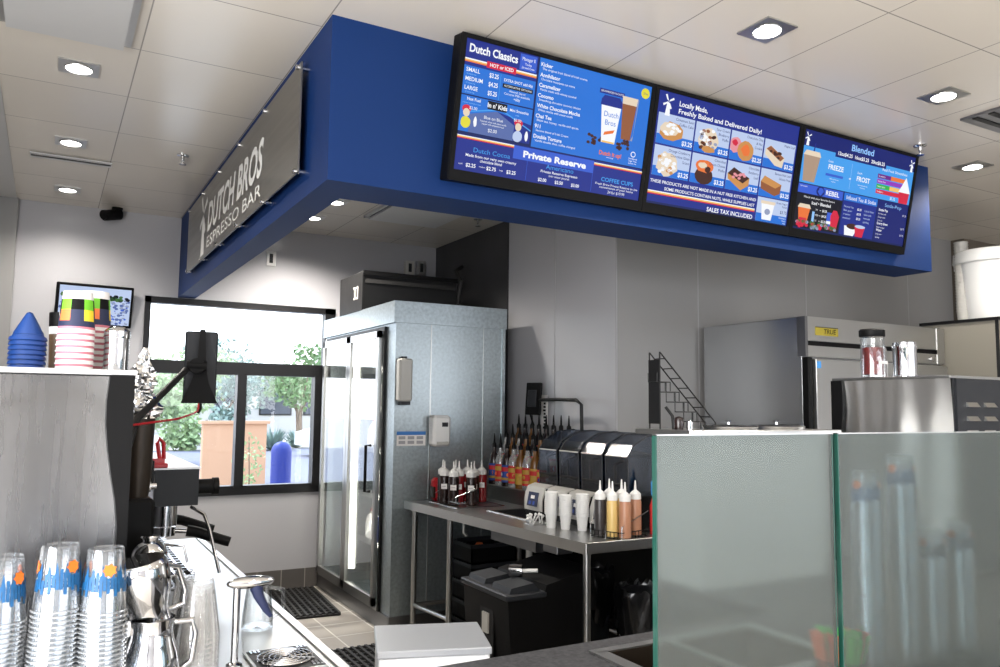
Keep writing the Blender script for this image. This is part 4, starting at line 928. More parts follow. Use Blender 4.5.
# ------------------------------------------------------------------ right coffee machine (back and louvred end)
def curved_panel(y0, y1, z0, z1, m='steel_brushed', n=14):
    mb = MB(); vs = []; fs = []
    for i in range(n+1):
        t_ = i/n; z = z0+(z1-z0)*t_; x = 0.05*math.sin(PI*min(1, t_*1.15))*0.6
        vs += [(x, y0, z), (x, y1, z)]
    for i in range(n): fs.append((2*i, 2*i+1, 2*i+3, 2*i+2))
    return mb.add(vs, fs, m)
def cap_poly(h, k=1):   # straight outer edge at 0, curved inner edge
    pts = [(0, 0), (0, h)]
    for i in range(13):
        t_ = i/12; z = h-h*t_*1.0; wdt = 0.055+0.008*math.sin(PI*min(1, t_*2.2)) - 0.032*max(0, min(1, (t_-0.12)/0.35))
        pts.append((k*wdt, z))
    return pts
mr_ = thing('coffee_machine', 'steel coffee machine with louvred end behind the right frosted glass', 'coffee machine', (3.05, 1.85, 0.9))
H_ = 0.793
MB().box(0.03, 0.46, 0.004, 0.52, 0.03, H_-0.012, 'steel_dark').build('housing', mr_, smooth=False)
pn_ = MB(); vs = []; fs = []
for i in range(15):
    z = 0.03+(H_-0.04)*i/14; x = 0.0+0.022*math.sin(PI*i/14*0.9)
    vs += [(x+0.0035*math.sin(q*0.9+0.12*i)+0.002*math.sin(q*0.37), 0.5*q/24, z) for q in range(25)]
for i in range(14):
    for q in range(24): fs.append((25*i+q, 25*(i+1)+q, 25*(i+1)+q+1, 25*i+q+1))
pn_.add(vs, fs, 'steel_bright'); pn_.build('back_panel', mr_)
MB().box(-0.005, 0.47, -0.008, 0.53, H_-0.012, H_, 'steel', bev=0.002).build('cup_tray', mr_, smooth=False)
MB().prism([(0.53-a, b) for a, b in cap_poly(H_-0.012)], -0.012, 0.012, 'black_plastic', 'x').build('end_cap', mr_)
MB().box(0.04, 0.36, -0.006, 0.004, 0.03, H_-0.012, 'grey_plastic').build('end_plate', mr_, smooth=False)
for i in range(3):
    for x in (0.10, 0.22): MB().prism([(0, 0), (0.0, 0.018), (-0.014, 0.0)], x, x+0.075, 'steel', 'x', Matrix.Translation((0, -0.006, 0.56+i*0.055))).build('louvre', mr_, smooth=False)
for x in (0.06, 0.40):
    for y in (0.05, 0.46): MB().cyl((x, y, 0), (x, y, 0.03), 0.025, 'rubber').build('foot', mr_)

# jar and shakers on the right machine
def topz(): return 0.9+H_
ZT = 1.693
j = thing('glass_jar', 'tall glass jar of dark red powder with black lid on the right machine', 'jar', (3.055, 2.18, ZT))
MB().lathe([(0.0001, 0), (0.048, 0), (0.048, 0.165), (0.046, 0.175), (0.043, 0.175), (0.045, 0.16), (0.045, 0.004), (0.0001, 0.004)], 'glass_clear', n=28, cap=False).build('jar_glass', j)
MB().lathe([(0.0001, 0.012), (0.0435, 0.012), (0.0435, 0.125), (0.0001, 0.128)], 'spice_red', n=24).build('powder', j)
MB().lathe([(0.05, 0.172), (0.052, 0.176), (0.052, 0.198), (0.046, 0.204), (0.0001, 0.204)], 'black_plastic', n=28).build('lid', j)
MB().box(-0.03, 0.03, -0.0495, -0.0488, 0.055, 0.068, 'white_plastic').build('label_strip', j, smooth=False)
def shaker(x, y, z, r, h, lb, handle=False):
    s = thing('steel_shaker', lb, 'shaker', (x, y, z))
    MB().lathe([(0.0001, 0), (r, 0), (r, h*0.78), (r*1.03, h*0.8), (r*1.03, h*0.9), (r*0.97, h*0.91), (r*0.97, h*0.96), (0.0001, h)], 'chrome', n=28).build('body', s)
    if handle: MB().tube([(r, 0, h*0.85), (r+0.025, 0, h*0.85), (r+0.03, 0, h*0.5), (r+0.022, 0, h*0.15), (r, 0, h*0.12)], 0.004, 'chrome', 8).build('handle', s)
shaker(3.225, 2.28, ZT, 0.040, 0.145, 'polished steel shaker right of the glass jar, the smaller one')
shaker(3.215, 2.14, ZT, 0.048, 0.158, 'polished steel mug with a handle at the right end of the shakers', True)

# ------------------------------------------------------------------ left coffee machine back
H1 = 0.728
ml = thing('coffee_machine', 'large stainless coffee machine back panel at the left with black end cap', 'coffee machine', (0.185, 2.13, 0.9))
MB().box(-0.95, -0.02, 0.10, 0.36, 0.03, H1-0.012, 'steel_dark').build('housing', ml, smooth=False)
pn_ = MB(); vs = []; fs = []
for i in range(17):
    z = 0.03+(H1-0.045)*i/16; y = 0.035+0.03*math.sin(PI*(i/16)*0.95)
    vs += [(-0.95+0.942*q/40, y+0.0022*math.sin(q*0.55+0.08*i)+0.003*math.sin(q*0.23+1)-0.006*max(0, (q-35)/5)**2, z) for q in range(41)]
for i in range(16):
    for q in range(40): fs.append((41*i+q, 41*i+q+1, 41*(i+1)+q+1, 41*(i+1)+q))
pn_.add(vs, fs, 'steel_brushed'); pn_.build('back_panel', ml)
MB().box(-0.96, 0.005, 0.0, 0.38, H1-0.012, H1, 'white_steel', bev=0.002).build('cup_tray', ml, smooth=False)
MB().prism([(-a, b) for a, b in cap_poly(H1-0.014)], -0.006, 0.05, 'black_plastic', 'y').box(-0.02, 0.004, 0.05, 0.36, 0.03, H1-0.014, 'black_plastic').build('end_cap', ml)
for x in (-0.9, -0.06):
    for y in (0.09, 0.33): MB().cyl((x, y, 0), (x, y, 0.03), 0.025, 'rubber').build('foot', ml)
ZL = 0.9+H1
# blue stacked bowls with a cone
bc = MB()
for i in range(7): bc.lathe([(0.040, i*0.012), (0.043, i*0.012+0.002), (0.040, i*0.012+0.010)], 'blue_plastic', n=26, cap=False)
bc.lathe([(0.036, 0.0), (0.037, 0.082), (0.034, 0.088)], 'blue_plastic', n=26)
tag(bc.build('dome_lid', loc=(-0.048, 2.31, ZL)), 'stack of blue plastic lids on the left machine', 'lid')
tag(MB().lathe([(0.034, 0.0), (0.033, 0.004), (0.007, 0.054), (0.0001, 0.057)], 'blue_plastic', n=26).build('paper_cone', loc=(-0.048, 2.31, ZL+0.0885)), 'pointed blue cone on top of the blue lid stack', 'cone')
tb = thing('tumbler', 'brown tumbler with white band and black top behind the paper cups', 'tumbler', (0.030, 2.43, ZL))
MB().lathe([(0.0001, 0), (0.030, 0), (0.034, 0.10)], 'brown_drink', n=24).build('body', tb)
MB().lathe([(0.034, 0.10), (0.035, 0.12), (0.0345, 0.12)], 'white_plastic', n=24, cap=False).build('band', tb)
MB().lathe([(0.035, 0.12), (0.036, 0.158), (0.0001, 0.16)], 'black_plastic', n=24, cap=False).build('lid', tb)
# paper cups
def paper_cup(full, name='paper_cup'):
    m = MB(); r0, r1, h = 0.034, 0.043, 0.105
    def rr(z): return r1+(r0-r1)*z/h
    m.lathe([(r1, 0), (rr(0.010), 0.010)], 'paper_white', n=28, cap=False)
    m.lathe([(rr(0.010)+.0003, 0.0095), (rr(0.015)+.0003, 0.0155)], 'paper_pink', n=28, cap=False)
    m.lathe([(rr(0.015), 0.015), (rr(0.080), 0.08)], 'paper_navy', n=28, cap=False)
    m.lathe([(rr(0.080), 0.08), (r0, h), (0.0001, h)], 'paper_white', n=28, cap=False)
    m.lathe([(r1+0.0015, 0.0), (r1+0.0015, 0.003), (r1, 0.003)], 'paper_white', n=28, cap=False)
    if full:
        cols = ['print_green', 'black_plastic', 'print_green', 'black_plastic']
        for k in range(8):
            a0 = 2*PI*k/8; 
            for (zl, zh, mm) in ((0.058, 0.085, cols[k % 4]), (0.030, 0.058, ['paper_navy', 'print_yellow', 'paper_navy', 'print_orange'][(k+1) % 4])):
                vs = []
                for i in range(5):
                    a = a0+2*PI/8*i/4
                    vs += [((rr(zl)+.0005)*math.cos(a), (rr(zl)+.0005)*math.sin(a), zl), ((rr(zh)+.0005)*math.cos(a), (rr(zh)+.0005)*math.sin(a), zh)]
                m.add(vs, [(2*i, 2*i+2, 2*i+3, 2*i+1) for i in range(4)], mm)
        m.add([((rr(.045)+.0012)*math.cos(a)*1.0, (rr(.045)+.0012)*math.sin(a), .045+.014*math.sin(t_)) for a, t_ in [(-1.9+.3*math.cos(q*PI/6), q*PI/6) for q in range(12)]], [tuple(range(12))], 'pale_plastic')
    return m
pc, pt = tag(paper_cup(False).build('paper_cup'), 'x', 'cup'), tag(paper_cup(True).build('paper_cup'), 'x', 'cup'); up, ut = [], []
def pstack(x, y, n, lb, rz=0):
    for i in range(n):
        if i == n-1: c_ = place(pt, ut, (x, y, ZL+i*0.0155)); c_['label'] = 'topmost paper cup with bright printed pattern on %s' % lb; c_.rotation_euler.z = rz
        else: c_ = place(pc, up, (x, y, ZL+i*0.0155)); c_['label'] = 'white and pink rimmed paper cup nested in %s' % lb; c_['group'] = 'paper cups in %s' % lb
pstack(0.056, 2.27, 7, 'the front paper cup stack', -1.2)
pstack(0.098, 2.37, 8, 'the rear paper cup stack', -0.5)
s = thing('steel_shaker', 'chrome canister with a ridged lid at the right end of the left machine', 'shaker', (0.150, 2.28, ZL))
MB().lathe([(0.0001, 0), (0.029, 0), (0.030, 0.004), (0.030, 0.088)], 'chrome', n=28).build('body', s)
MB().lathe([(0.031, 0.086), (0.032, 0.09), (0.032, 0.104), (0.026, 0.11), (0.018, 0.116), (0.0001, 0.118)], 'chrome', n=28).build('lid', s)
# foil bag over the grinder behind
fb = MB(); n1, n2 = 30, 40; vs = []; fs = []
for j_ in range(n2+1):
    z = j_/n2
    for i in range(n1):
        a = 2*PI*i/n1
        r = (0.038+0.010*math.sin(z*6+0.6)+0.006*math.sin(z*13))*(1.0 if z < 0.72 else max(0.12, 1-(z-0.72)*3.0))*(1+0.16*math.sin(4*a+z*14)+0.12*math.sin(7*a-z*23)+random.uniform(-.16, .16))
        vs.append((r*math.cos(a)+0.03*max(0, z-0.7), r*math.sin(a)*0.8, z*0.22+random.uniform(-.004, .004)))
for j_ in range(n2):
    for i in range(n1): k_ = (i+1) % n1; fs.append((j_*n1+i, j_*n1+k_, (j_+1)*n1+k_, (j_+1)*n1+i))
fb.add(vs, fs, 'foil')
tag(fb.build('foil_bag', loc=(0.255, 2.72, 1.50), angle=20), 'crumpled silver foil bag behind the left machine', 'bag')
gr = thing('coffee_grinder', 'dark coffee grinder body under the foil bag', 'grinder', (0.255, 2.72, 0.9))
MB().box(-0.05, 0.05, -0.06, 0.06, 0.02, 0.36, 'black_plastic', bev=0.01).build('body', gr)
MB().lathe([(0.035, 0.36), (0.042, 0.42), (0.045, 0.60), (0.0001, 0.60)], 'pan_inside', n=20).build('hopper', gr)
MB().box(-0.055, 0.055, -0.065, 0.065, 0.0, 0.02, 'black_plastic').build('base', gr)

# tablet on an arm
tm = thing('tablet_monitor', 'black tablet on an adjustable arm seen from behind in front of the window', 'monitor', (0.47, 3.0, 1.68), math.radians(-8))
MB().box(-0.054, 0.056, -0.012, 0.012, -0.125, 0.125, 'grey_plastic', bev=0.006).build('case', tm)
MB().prism([(-0.06, -0.13), (0.062, -0.13), (0.03, -0.06), (0.018, 0.0), (0.012, 0.13), (-0.006, 0.13), (-0.012, 0.0), (-0.03, -0.06)], -0.03, -0.01, 'black_plastic', 'y').build('rear_cradle', tm)
MB().cyl((-0.012, -0.07, 0.0), (-0.012, -0.012, 0.0), 0.027, 'black_plastic', 20).cyl((-0.045, -0.055, 0.0), (0.02, -0.055, 0.0), 0.018, 'black_plastic', 16).build('ball_joint', tm)
ar = thing('monitor_arm', 'thin black support arm rising from the left machine to the tablet', 'arm', (0.205, 2.54, 1.40))
MB().tube([(0.0, 0.0, 0.0), (0.03, 0.06, 0.10), (0.203, 0.36, 0.262)], 0.011, 'black_metal', 12).build('arm_tube', ar)
MB().cyl((0.0, 0.0, -0.497), (0, 0, 0.02), 0.016, 'black_metal').build('post', ar)
tag(MB().tube([(0.466, 2.97, 1.55), (0.462, 2.96, 1.525), (0.44, 2.9, 1.515), (0.36, 2.7, 1.50), (0.22, 2.55, 1.485)], 0.0035, 'red_plastic', 8).tube([(0.47, 2.972, 1.55), (0.47, 2.968, 1.53), (0.462, 2.96, 1.52)], 0.007, 'black_plastic', 8).build('power_cable'), 'thin red cable hanging from the bottom of the tablet', 'cable')

# espresso machine further along the counter
em = thing('espresso_machine', 'espresso machine with black portafilter handles further along the steel counter', 'espresso machine', (0, 2.98, 0.9))
MB().box(0.0, 0.47, 0.0, 0.92, 0.30, 0.42, 'steel_dark', bev=0.006).box(-0.05, 0.30, 0.0, 0.92, 0.06, 0.34, 'steel_dark').build('housing', em, smooth=False)
MB().box(-0.02, 0.484, -0.004, 0.94, 0.42, 0.428, 'white_steel').box(0.335, 0.478, -0.010, 0.0, 0.298, 0.422, 'grey_plastic').build('cup_tray', em, smooth=False)
MB().box(-0.02, 0.30, 0.25, 0.9, 0.428, 0.53, 'pale_plastic').build('cup_rail', em, smooth=False)
MB().box(0.30, 0.36, 0.5, 0.70, 0.43, 0.52, 'grey_plastic', bev=0.01).build('reservoir_lid', em)
MB().cyl((0.476, 0.03, 0.358), (0.545, 0.03, 0.358), 0.026, 'black_plastic', 20).cyl((0.53, 0.03, 0.358), (0.55, 0.03, 0.358), 0.03, 'black_plastic', 20).build('steam_knob', em)
for yy in (0.10, 0.42):
    gh = MB().cyl((0.385, yy, 0.22), (0.385, yy, 0.30), 0.042, 'chrome', 24).build('group_head', em)
    pf = MB().cyl((0.385, yy, 0.185), (0.385, yy, 0.215), 0.038, 'chrome', 24).cyl((0.415, yy, 0.20), (0.47, yy-0.01, 0.195), 0.008, 'chrome').build('portafilter', em)
    MB().tube([(0.46, yy-0.01, 0.198), (0.49, yy-0.015, 0.193), (0.59, yy-0.06, 0.160), (0.60, yy-0.063, 0.157)], 0.020, 'black_plastic', 16, 0.017).build('grip', pf)
MB().tube([(0.46, 0.02, 0.29), (0.50, -0.01, 0.265), (0.515, -0.03, 0.22), (0.55, -0.06, 0.07)], 0.006, 'chrome', 10).build('steam_wand', em)
tr = MB(); tr.box(0.315, 0.47, -0.30, 0.86, 0.008, 0.075, 'steel_smooth').box(0.322, 0.463, -0.293, 0.85, 0.075, 0.077, 'rubber').build('drip_tray', em, smooth=False)
gt = MB()
for i in range(6): gt.box(0.322+i*0.026, 0.330+i*0.026, -0.29, 0.85, 0.079, 0.084, 'chrome')
for i in range(24): gt.box(0.318, 0.467, -0.295+i*0.05, -0.287+i*0.05, 0.080, 0.086, 'chrome')
gt.build('drip_grate', em, smooth=False)
for x in (0.12, 0.40):
    for y in (0.02, 0.8): pass
rl = thing('red_lever', 'red lever valve standing on top of the espresso machine', 'lever', (0.345, 2.99, 1.328))
MB().box(-0.03, 0.03, -0.02, 0.02, 0, 0.016, 'red_plastic', bev=0.003).box(-0.02, 0.02, -0.014, 0.014, 0.016, 0.032, 'red_plastic').build('base', rl)
MB().tube([(0.005, 0, 0.03), (-0.005, 0, 0.085), (0.0, 0, 0.10), (0.015, 0, 0.085), (0.018, 0, 0.03)], 0.007, 'red_plastic', 10).build('lever_loop', rl)
wv = MB().cyl((0.24, 2.96, 1.27), (0.34, 2.96, 1.27), 0.012, 'chrome').cyl((0.27, 2.96, 1.27), (0.285, 2.96, 1.27), 0.02, 'chrome').cyl((0.31, 2.96, 1.27), (0.322, 2.96, 1.27), 0.02, 'chrome').cyl((0.23, 2.96, 1.355), (0.325, 2.96, 1.355), 0.005, 'black_metal').cyl((0.325, 2.96, 1.355), (0.325, 2.96, 1.27), 0.006, 'black_metal')
wv.build('steam_valve', em, loc=(0, -2.98, -0.9))

# round steel pitcher on the tray and milk pitchers in front
def pitcher(x, y, z, s, rz, tilt, lb, squat=1.0):
    p_ = thing('milk_pitcher', lb, 'pitcher', (x, y, z), rz); p_.rotation_euler = (tilt[0], tilt[1], rz)
    key = [(0.044, 0), (0.048, 0.004), (0.050, 0.014), (0.0505, 0.03), (0.049, 0.05), (0.0455, 0.068), (0.041, 0.083), (0.0375, 0.097), (0.0365, 0.108), (0.0375, 0.118), (0.040, 0.128)]
    pr = [(0.0001, 0)]+[(a_*s, b_*s*squat) for a_, b_ in key]+[(0.0385*s, 0.128*s*squat), (0.035*s, 0.108*s*squat), (0.047*s, 0.05*s), (0.0001, 0.01*s)]
    MB().lathe(pr, 'chrome', n=32, cap=False).build('body', p_)
    MB().tube([(0.038*s, 0, 0.115*s*squat), (0.07*s, 0, 0.115*s*squat), (0.078*s, 0, 0.09*s*squat), (0.072*s, 0, 0.04*s), (0.049*s, 0, 0.025*s)], 0.0055*s, 'chrome', 12).build('handle', p_)
    MB().prism([(-0.037*s, 0.108*s*squat), (-0.049*s, 0.131*s*squat), (-0.038*s, 0.128*s*squat)], -0.008*s, 0.008*s, 'chrome', 'y').build('spout', p_)
    return p_
pitcher(0.238, 2.02, 0.902, 1.25, 0.1, (0, 0), 'upright polished milk pitcher beside the right clear cup stack')
pitcher(0.205, 2.02, 1.192, 1.18, 0.35, (math.radians(180), math.radians(-13), 0.2), 'upturned milk pitcher balanced on the upright one')
pitcher(0.285, 2.56, 0.902, 1.2, 0.4, (0, 0), 'milk pitcher standing under the round pot')
bp = thing('round_pot', 'round polished steel pot resting on a small pitcher in front of the grinder', 'pot', (0.285, 2.56, 1.0565))
MB().sph((0, 0, 0.05), 0.05, 'chrome', 24, 16).lathe([(0.02, 0.095), (0.028, 0.105), (0.026, 0.11), (0.0001, 0.112)], 'chrome', n=20).build('body', bp)
MB().tube([(0.04, 0, 0.08), (0.09, -0.02, 0.075), (0.10, -0.03, 0.03)], 0.004, 'chrome', 8).build('handle', bp)

# upturned frosty cups stack and glasses
fc = MB().lathe([(0.0001, 0.135), (0.034, 0.135), (0.038, 0.125), (0.055, 0.004), (0.057, 0.0)], 'cup_frosty', n=26, cap=False).build('plastic_cup')
tag(fc, 'hazy clear plastic cup nested in the short stack by the faucet', 'cup', 'hazy cups stacked by the faucet'); uf = []
for i in range(9): place(fc, uf, (0.347, 2.10, 0.902+i*0.011))
c2 = dup(fc, (0.395, 2.36, 0.902)); c2['label'] = 'single upturned clear cup behind the hazy stack, nearer the grate'; del c2['group']
c3 = dup(fc, (0.385, 2.50, 0.902), scale=(0.9, 0.9, 1.1)); c3['label'] = 'narrow upturned clear glass just beside the drip tray'; del c3['group']

# faucet / rinser
ft = thing('tall_faucet', 'chrome T-shaped faucet rising from the steel counter', 'faucet', (0.44, 2.10, 0.902))
MB().cyl((0, 0, 0), (0, 0, 0.19), 0.009, 'chrome', 16).lathe([(0.02, 0), (0.02, 0.006), (0.01, 0.012)], 'chrome', n=20).build('post', ft)
MB().sph((0.033, 0, 0.201), 0.017, 'chrome', 24, 16, (3.5, 1.1, 0.95)).build('spout_bar', ft)
MB().tube([(0.045, 0, 0.195), (0.054, 0, 0.165), (0.075, 0, 0.128), (0.086, 0, 0.112)], 0.017, 'paper_navy', 14, 0.005).build('nozzle', ft)
gp = thing('glass_pitcher', 'clear glass measuring pitcher standing on the steel counter', 'pitcher', (0.568, 2.42, 0.902), math.radians(-20))
MB().lathe([(0.0001, 0.002), (0.045, 0.002), (0.043, 0.04), (0.034, 0.12), (0.036, 0.135), (0.033, 0.134), (0.031, 0.12), (0.040, 0.04), (0.041, 0.008), (0.0001, 0.007)], 'glass_clear', n=28, cap=False).build('body', gp)
MB().tube([(0.034, 0, 0.115), (0.07, 0, 0.11), (0.072, 0, 0.05), (0.042, 0, 0.03)], 0.006, 'glass_clear', 10).build('handle', gp)
rn = thing('pitcher_rinser', 'square perforated steel rinser grate set in the counter', 'rinser', (0.565, 2.095, 0.902))
MB().box(-0.085, 0.085, -0.10, 0.10, 0, 0.004, 'steel').box(-0.078, 0.078, -0.093, 0.093, 0.004, 0.005, 'black_metal').build('tray', rn, smooth=False)
rg = MB()
for k in range(5):
    r = 0.012+k*0.014; rg.tube([(r*math.cos(2*PI*i/28), r*math.sin(2*PI*i/28), 0.008) for i in range(28)], 0.003, 'chrome', 6, closed=True)
for i in range(12): a = 2*PI*i/12; rg.tube([(0.01*math.cos(a), 0.01*math.sin(a), 0.008), (0.075*math.cos(a), 0.075*math.sin(a), 0.008)], 0.0018, 'chrome', 5)
for sx in (-1, 1):
    for sy in (-1, 1):
        for q in range(3): rg.box(sx*(0.05+q*0.01)-0.003, sx*(0.05+q*0.01)+0.003, sy*0.075-0.012, sy*0.075+0.012, 0.005, 0.009, 'chrome')
rg.build('grate', rn)

# ------------------------------------------------------------------ stainless prep table along the middle wall
TZ = 0.89; tx0, tx1, ty0, ty1 = 2.30, 3.175, 3.24, 5.235
tb = thing('prep_table', 'stainless steel prep table with tube legs beside the walk-in cooler', 'table', (0, 0, 0))
sx0, sx1, sy0, sy1 = 2.50, 2.78, 3.98, 4.52
tt = MB(); XA, XB = 2.32, 2.205
for q in ((2.37, sx0, ty0, ty1), (sx1, tx1, ty0, ty1), (sx0, sx1, ty0, sy0), (sx0, sx1, sy1, ty1)): tt.box(q[0], q[1], q[2], q[3], TZ-0.012, TZ, 'steel')
tt.prism([(XA, ty0), (2.37, ty0), (2.37, ty1), (XB, ty1)], TZ-0.012, TZ, 'steel')
tt.prism([(XA-0.004, ty0), (XA+0.012, ty0), (XB+0.012, ty1), (XB-0.004, ty1)], TZ-0.05, TZ+0.004, 'steel').box(XA, tx1, ty0-0.004, ty0+0.012, TZ-0.05, TZ+0.004, 'steel', bev=0.003)
tt.build('tabletop', tb, smooth=False)
tag(MB().box(3.176, 3.189, ty0, ty1, TZ-0.03, TZ+0.10, 'steel').build('wall_backsplash'), 'low steel splash strip on the wall behind the prep table', 'splashback')
bs = MB().box(sx0, sx1, sy0, sy0+0.004, TZ-0.17, TZ, 'steel_dark').box(sx0, sx1, sy1-0.004, sy1, TZ-0.17, TZ, 'steel_dark').box(sx0, sx0+0.004, sy0, sy1, TZ-0.17, TZ, 'steel_dark').box(sx1-0.004, sx1, sy0, sy1, TZ-0.17, TZ, 'steel_dark').box(sx0, sx1, sy0, sy1, TZ-0.175, TZ-0.17, 'steel_dark')
bs.build('sink_basin', tb, smooth=False)
sr = MB()
for q in ((sx0-0.02, sx1+0.02, sy0-0.02, sy0), (sx0-0.02, sx1+0.02, sy1, sy1+0.02), (sx0-0.02, sx0, sy0, sy1), (sx1, sx1+0.02, sy0, sy1)): sr.box(q[0], q[1], q[2], q[3], TZ, TZ+0.005, 'steel')
sr.build('sink_rim', tb, smooth=False)
for x, y in ((2.37, 3.30), (2.30, 4.70), (2.25, 5.15), (3.08, 3.30), (3.08, 5.13)):
    lg = MB().cyl((x, y, 0.05), (x, y, TZ-0.012), 0.019, 'steel', 16).build('leg', tb)
    MB().cyl((x, y, 0.0), (x, y, 0.05), 0.024, 'steel_dark', 16, 0.022).cyl((x, y, TZ-0.06), (x, y, TZ-0.012), 0.026, 'steel', 16).build('leg_socket', lg)
MB().cyl((2.30, 4.70, 0.20), (2.25, 5.15, 0.20), 0.014, 'steel').cyl((3.08, 3.30, 0.20), (3.08, 5.13, 0.20), 0.014, 'steel').cyl((2.25, 5.15, 0.20), (3.08, 5.13, 0.20), 0.014, 'steel').build('cross_bar', tb)
MB().box(3.12, 3.14, 3.30, 5.20, 0.06, TZ-0.06, 'black_plastic').build('shade_panel', tb, smooth=False)  # black sheet standing in for the deep shade under the table
MB().box(2.34, 2.44, 3.52, 3.66, TZ-0.10, TZ-0.05, 'steel_dark', bev=0.004).build('socket_box', tb)
MB().tube([(2.62, 4.25, TZ-0.17), (2.62, 4.25, 0.45), (2.75, 4.3, 0.36), (3.1, 4.4, 0.36)], 0.02, 'pale_plastic').build('drain_pipe', tb)
MB().tube([(2.44, 4.78, TZ-0.02), (2.44, 4.78, 0.72), (2.47, 4.8, 0.70)], 0.008, 'white_plastic').build('hook', tb)
tag(MB().tube([(2.60, 4.10, TZ-0.10), (2.60, 4.10, TZ+0.02)], 0.006, 'chrome').lathe([(0.012, TZ+0.02), (0.010, TZ+0.028), (0.0001, TZ+0.03)], 'chrome', c=(2.60, 4.10, 0), n=14).build('sink_plug'), 'small chrome standing plug in the prep table sink', 'plug')

# stepped syrup rack
sk = thing('syrup_riser', 'stepped steel riser holding rows of syrup bottles on the prep table', 'riser', (0, 0, 0))
MB().box(2.82, 2.92, 4.44, 5.20, TZ, TZ+0.10, 'steel', bev=0.002).box(2.92, 3.02, 4.44, 5.20, TZ, TZ+0.17, 'steel', bev=0.002).box(3.02, 3.14, 4.44, 5.20, TZ, TZ+0.24, 'steel', bev=0.002).build('body', sk, smooth=False)
def syrup(liq, lab2):
    t = thing('syrup_bottle', 'x', 'bottle', (0, 0, 0))
    MB().lathe([(0.0001, 0), (0.036, 0), (0.038, 0.006), (0.038, 0.17), (0.030, 0.205), (0.015, 0.235), (0.014, 0.275), (0.0001, 0.275)], liq, n=18).build('bottle_body', t)
    l = MB().lathe([(0.0386, 0.03), (0.0386, 0.15)], lab2, n=18, cap=False).lathe([(0.0389, 0.105), (0.0389, 0.135)], 'label_red' if lab2 != 'label_red' else 'label_yellow', n=18, cap=False)
    l.lathe([(0.0389, 0.045), (0.0389, 0.062)], 'label_yellow', n=18, cap=False)
    for k_ in range(8):
        a = 2*PI*k_/8; l.sph((0.0385*math.cos(a), 0.0385*math.sin(a), 0.085), 0.013, random.choice(('label_yellow', 'label_red', 'paper_white', 'label_blue', 'print_orange')), 8, 6, (0.25, 1, 1)) if k_ % 2 == 0 else None
    l.build('label', t)
    MB().lathe([(0.016, 0.265), (0.016, 0.29), (0.008, 0.30), (0.006, 0.34), (0.003, 0.365), (0.0001, 0.366)], 'black_plastic', n=12).build('pourer', t)
    return t
protos = [syrup(a, b) for a, b in (('syrup_dark', 'label_red'), ('syrup_dark', 'label_blue'), ('syrup_amber', 'label_yellow'), ('syrup_dark', 'label_red'), ('clear_squeeze', 'label_red'))]
usedp = [[] for _ in protos]
rows = ((2.868, 0.10, 'front'), (2.968, 0.17, 'middle'), (3.075, 0.24, 'top'))
kind = ('dark red-labelled syrup bottle', 'dark blue-labelled syrup bottle', 'amber yellow-labelled syrup bottle', 'dark red-labelled syrup bottle', 'clear red-labelled syrup bottle')
for ri, (x, dz, rn_) in enumerate(rows):
    for c_ in range(8):
        k_ = (c_*2+ri*3+(c_//3)) % 5; y = 4.49+c_*0.094
        o = place(protos[k_], usedp[k_], (x, y, TZ+dz+0.001)); o.rotation_euler = (0, 0, random.uniform(0, 6))
        o['label'] = '%s on the riser %s step, %s' % (kind[k_], rn_, ('nearest the blenders', 'second from the blenders', 'third from the blenders', 'fourth from the blenders', 'fourth from the cooler', 'third from the cooler', 'second from the cooler', 'nearest the cooler')[c_])
        o['group'] = 'syrup bottles on the riser'
def squeeze(liq, r=0.036, h=0.19, labelled=True):
    t = thing('squeeze_bottle', 'x', 'bottle', (0, 0, 0))
    MB().lathe([(0.0001, 0), (r*0.96, 0), (r, 0.006), (r, h*0.9), (r*0.85, h)], liq, n=20).build('bottle_body', t)
    MB().lathe([(r*0.95, h*0.98), (r*0.95, h*1.13), (r*0.55, h*1.2), (r*0.22, h*1.24), (r*0.10, h*1.5), (0.0001, h*1.5)], 'white_plastic', n=18).build('cap', t)
    if labelled: MB().box(-0.02, 0.02, -r-0.0015, -r+0.004, h*0.52, h*0.70, 'paper_white').box(-0.015, 0.012, -r-0.0022, -r-0.0014, h*0.6, h*0.62, 'seam').build('label', t, smooth=False)
    return t
sqd, sqr, sqw = squeeze('syrup_dark'), squeeze('syrup_red'), squeeze('sauce_caramel')
ud = {id(sqd): [], id(sqr): [], id(sqw): []}
for x, y, pz, lb in ((2.40, 4.86, sqd, 'front dark sauce squeeze bottle with white label, nearest the camera'), (2.38, 4.96, sqd, 'dark sauce squeeze bottle at the front left of the cluster'), (2.49, 4.78, sqd, 'dark squeeze bottle with high white label at the right front of the cluster'),
                     (2.46, 4.90, sqr, 'red syrup squeeze bottle between the two front dark ones'), (2.56, 4.87, sqd, 'dark squeeze bottle at the right of the cluster by the sink'), (2.50, 5.03, sqw, 'pale caramel squeeze bottle at the back of the cluster'),
                     (2.58, 5.01, sqr, 'red squeeze bottle at the back of the cluster, middle'), (2.66, 4.95, sqr, 'red squeeze bottle at the back right of the cluster'), (2.42, 5.07, sqd, 'dark squeeze bottle nearest the cooler in the cluster')):
    o = place(pz, ud[id(pz)], (x, y, TZ+0.006)); o.rotation_euler.z = -0.5; o['label'] = lb; o['group'] = 'squeeze bottles beside the cooler'
rb = thing('napkin_dispenser', 'dark red rounded dispenser at the far left corner of the prep table', 'dispenser', (2.44, 5.17, TZ))
MB().box(-0.055, 0.055, -0.04, 0.04, 0, 0.16, 'red_plastic', bev=0.02).build('body', rb)
MB().box(-0.06, -0.04, -0.035, 0.035, 0.02, 0.10, 'pan_inside', bev=0.006).build('opening', rb)
wr = MB()
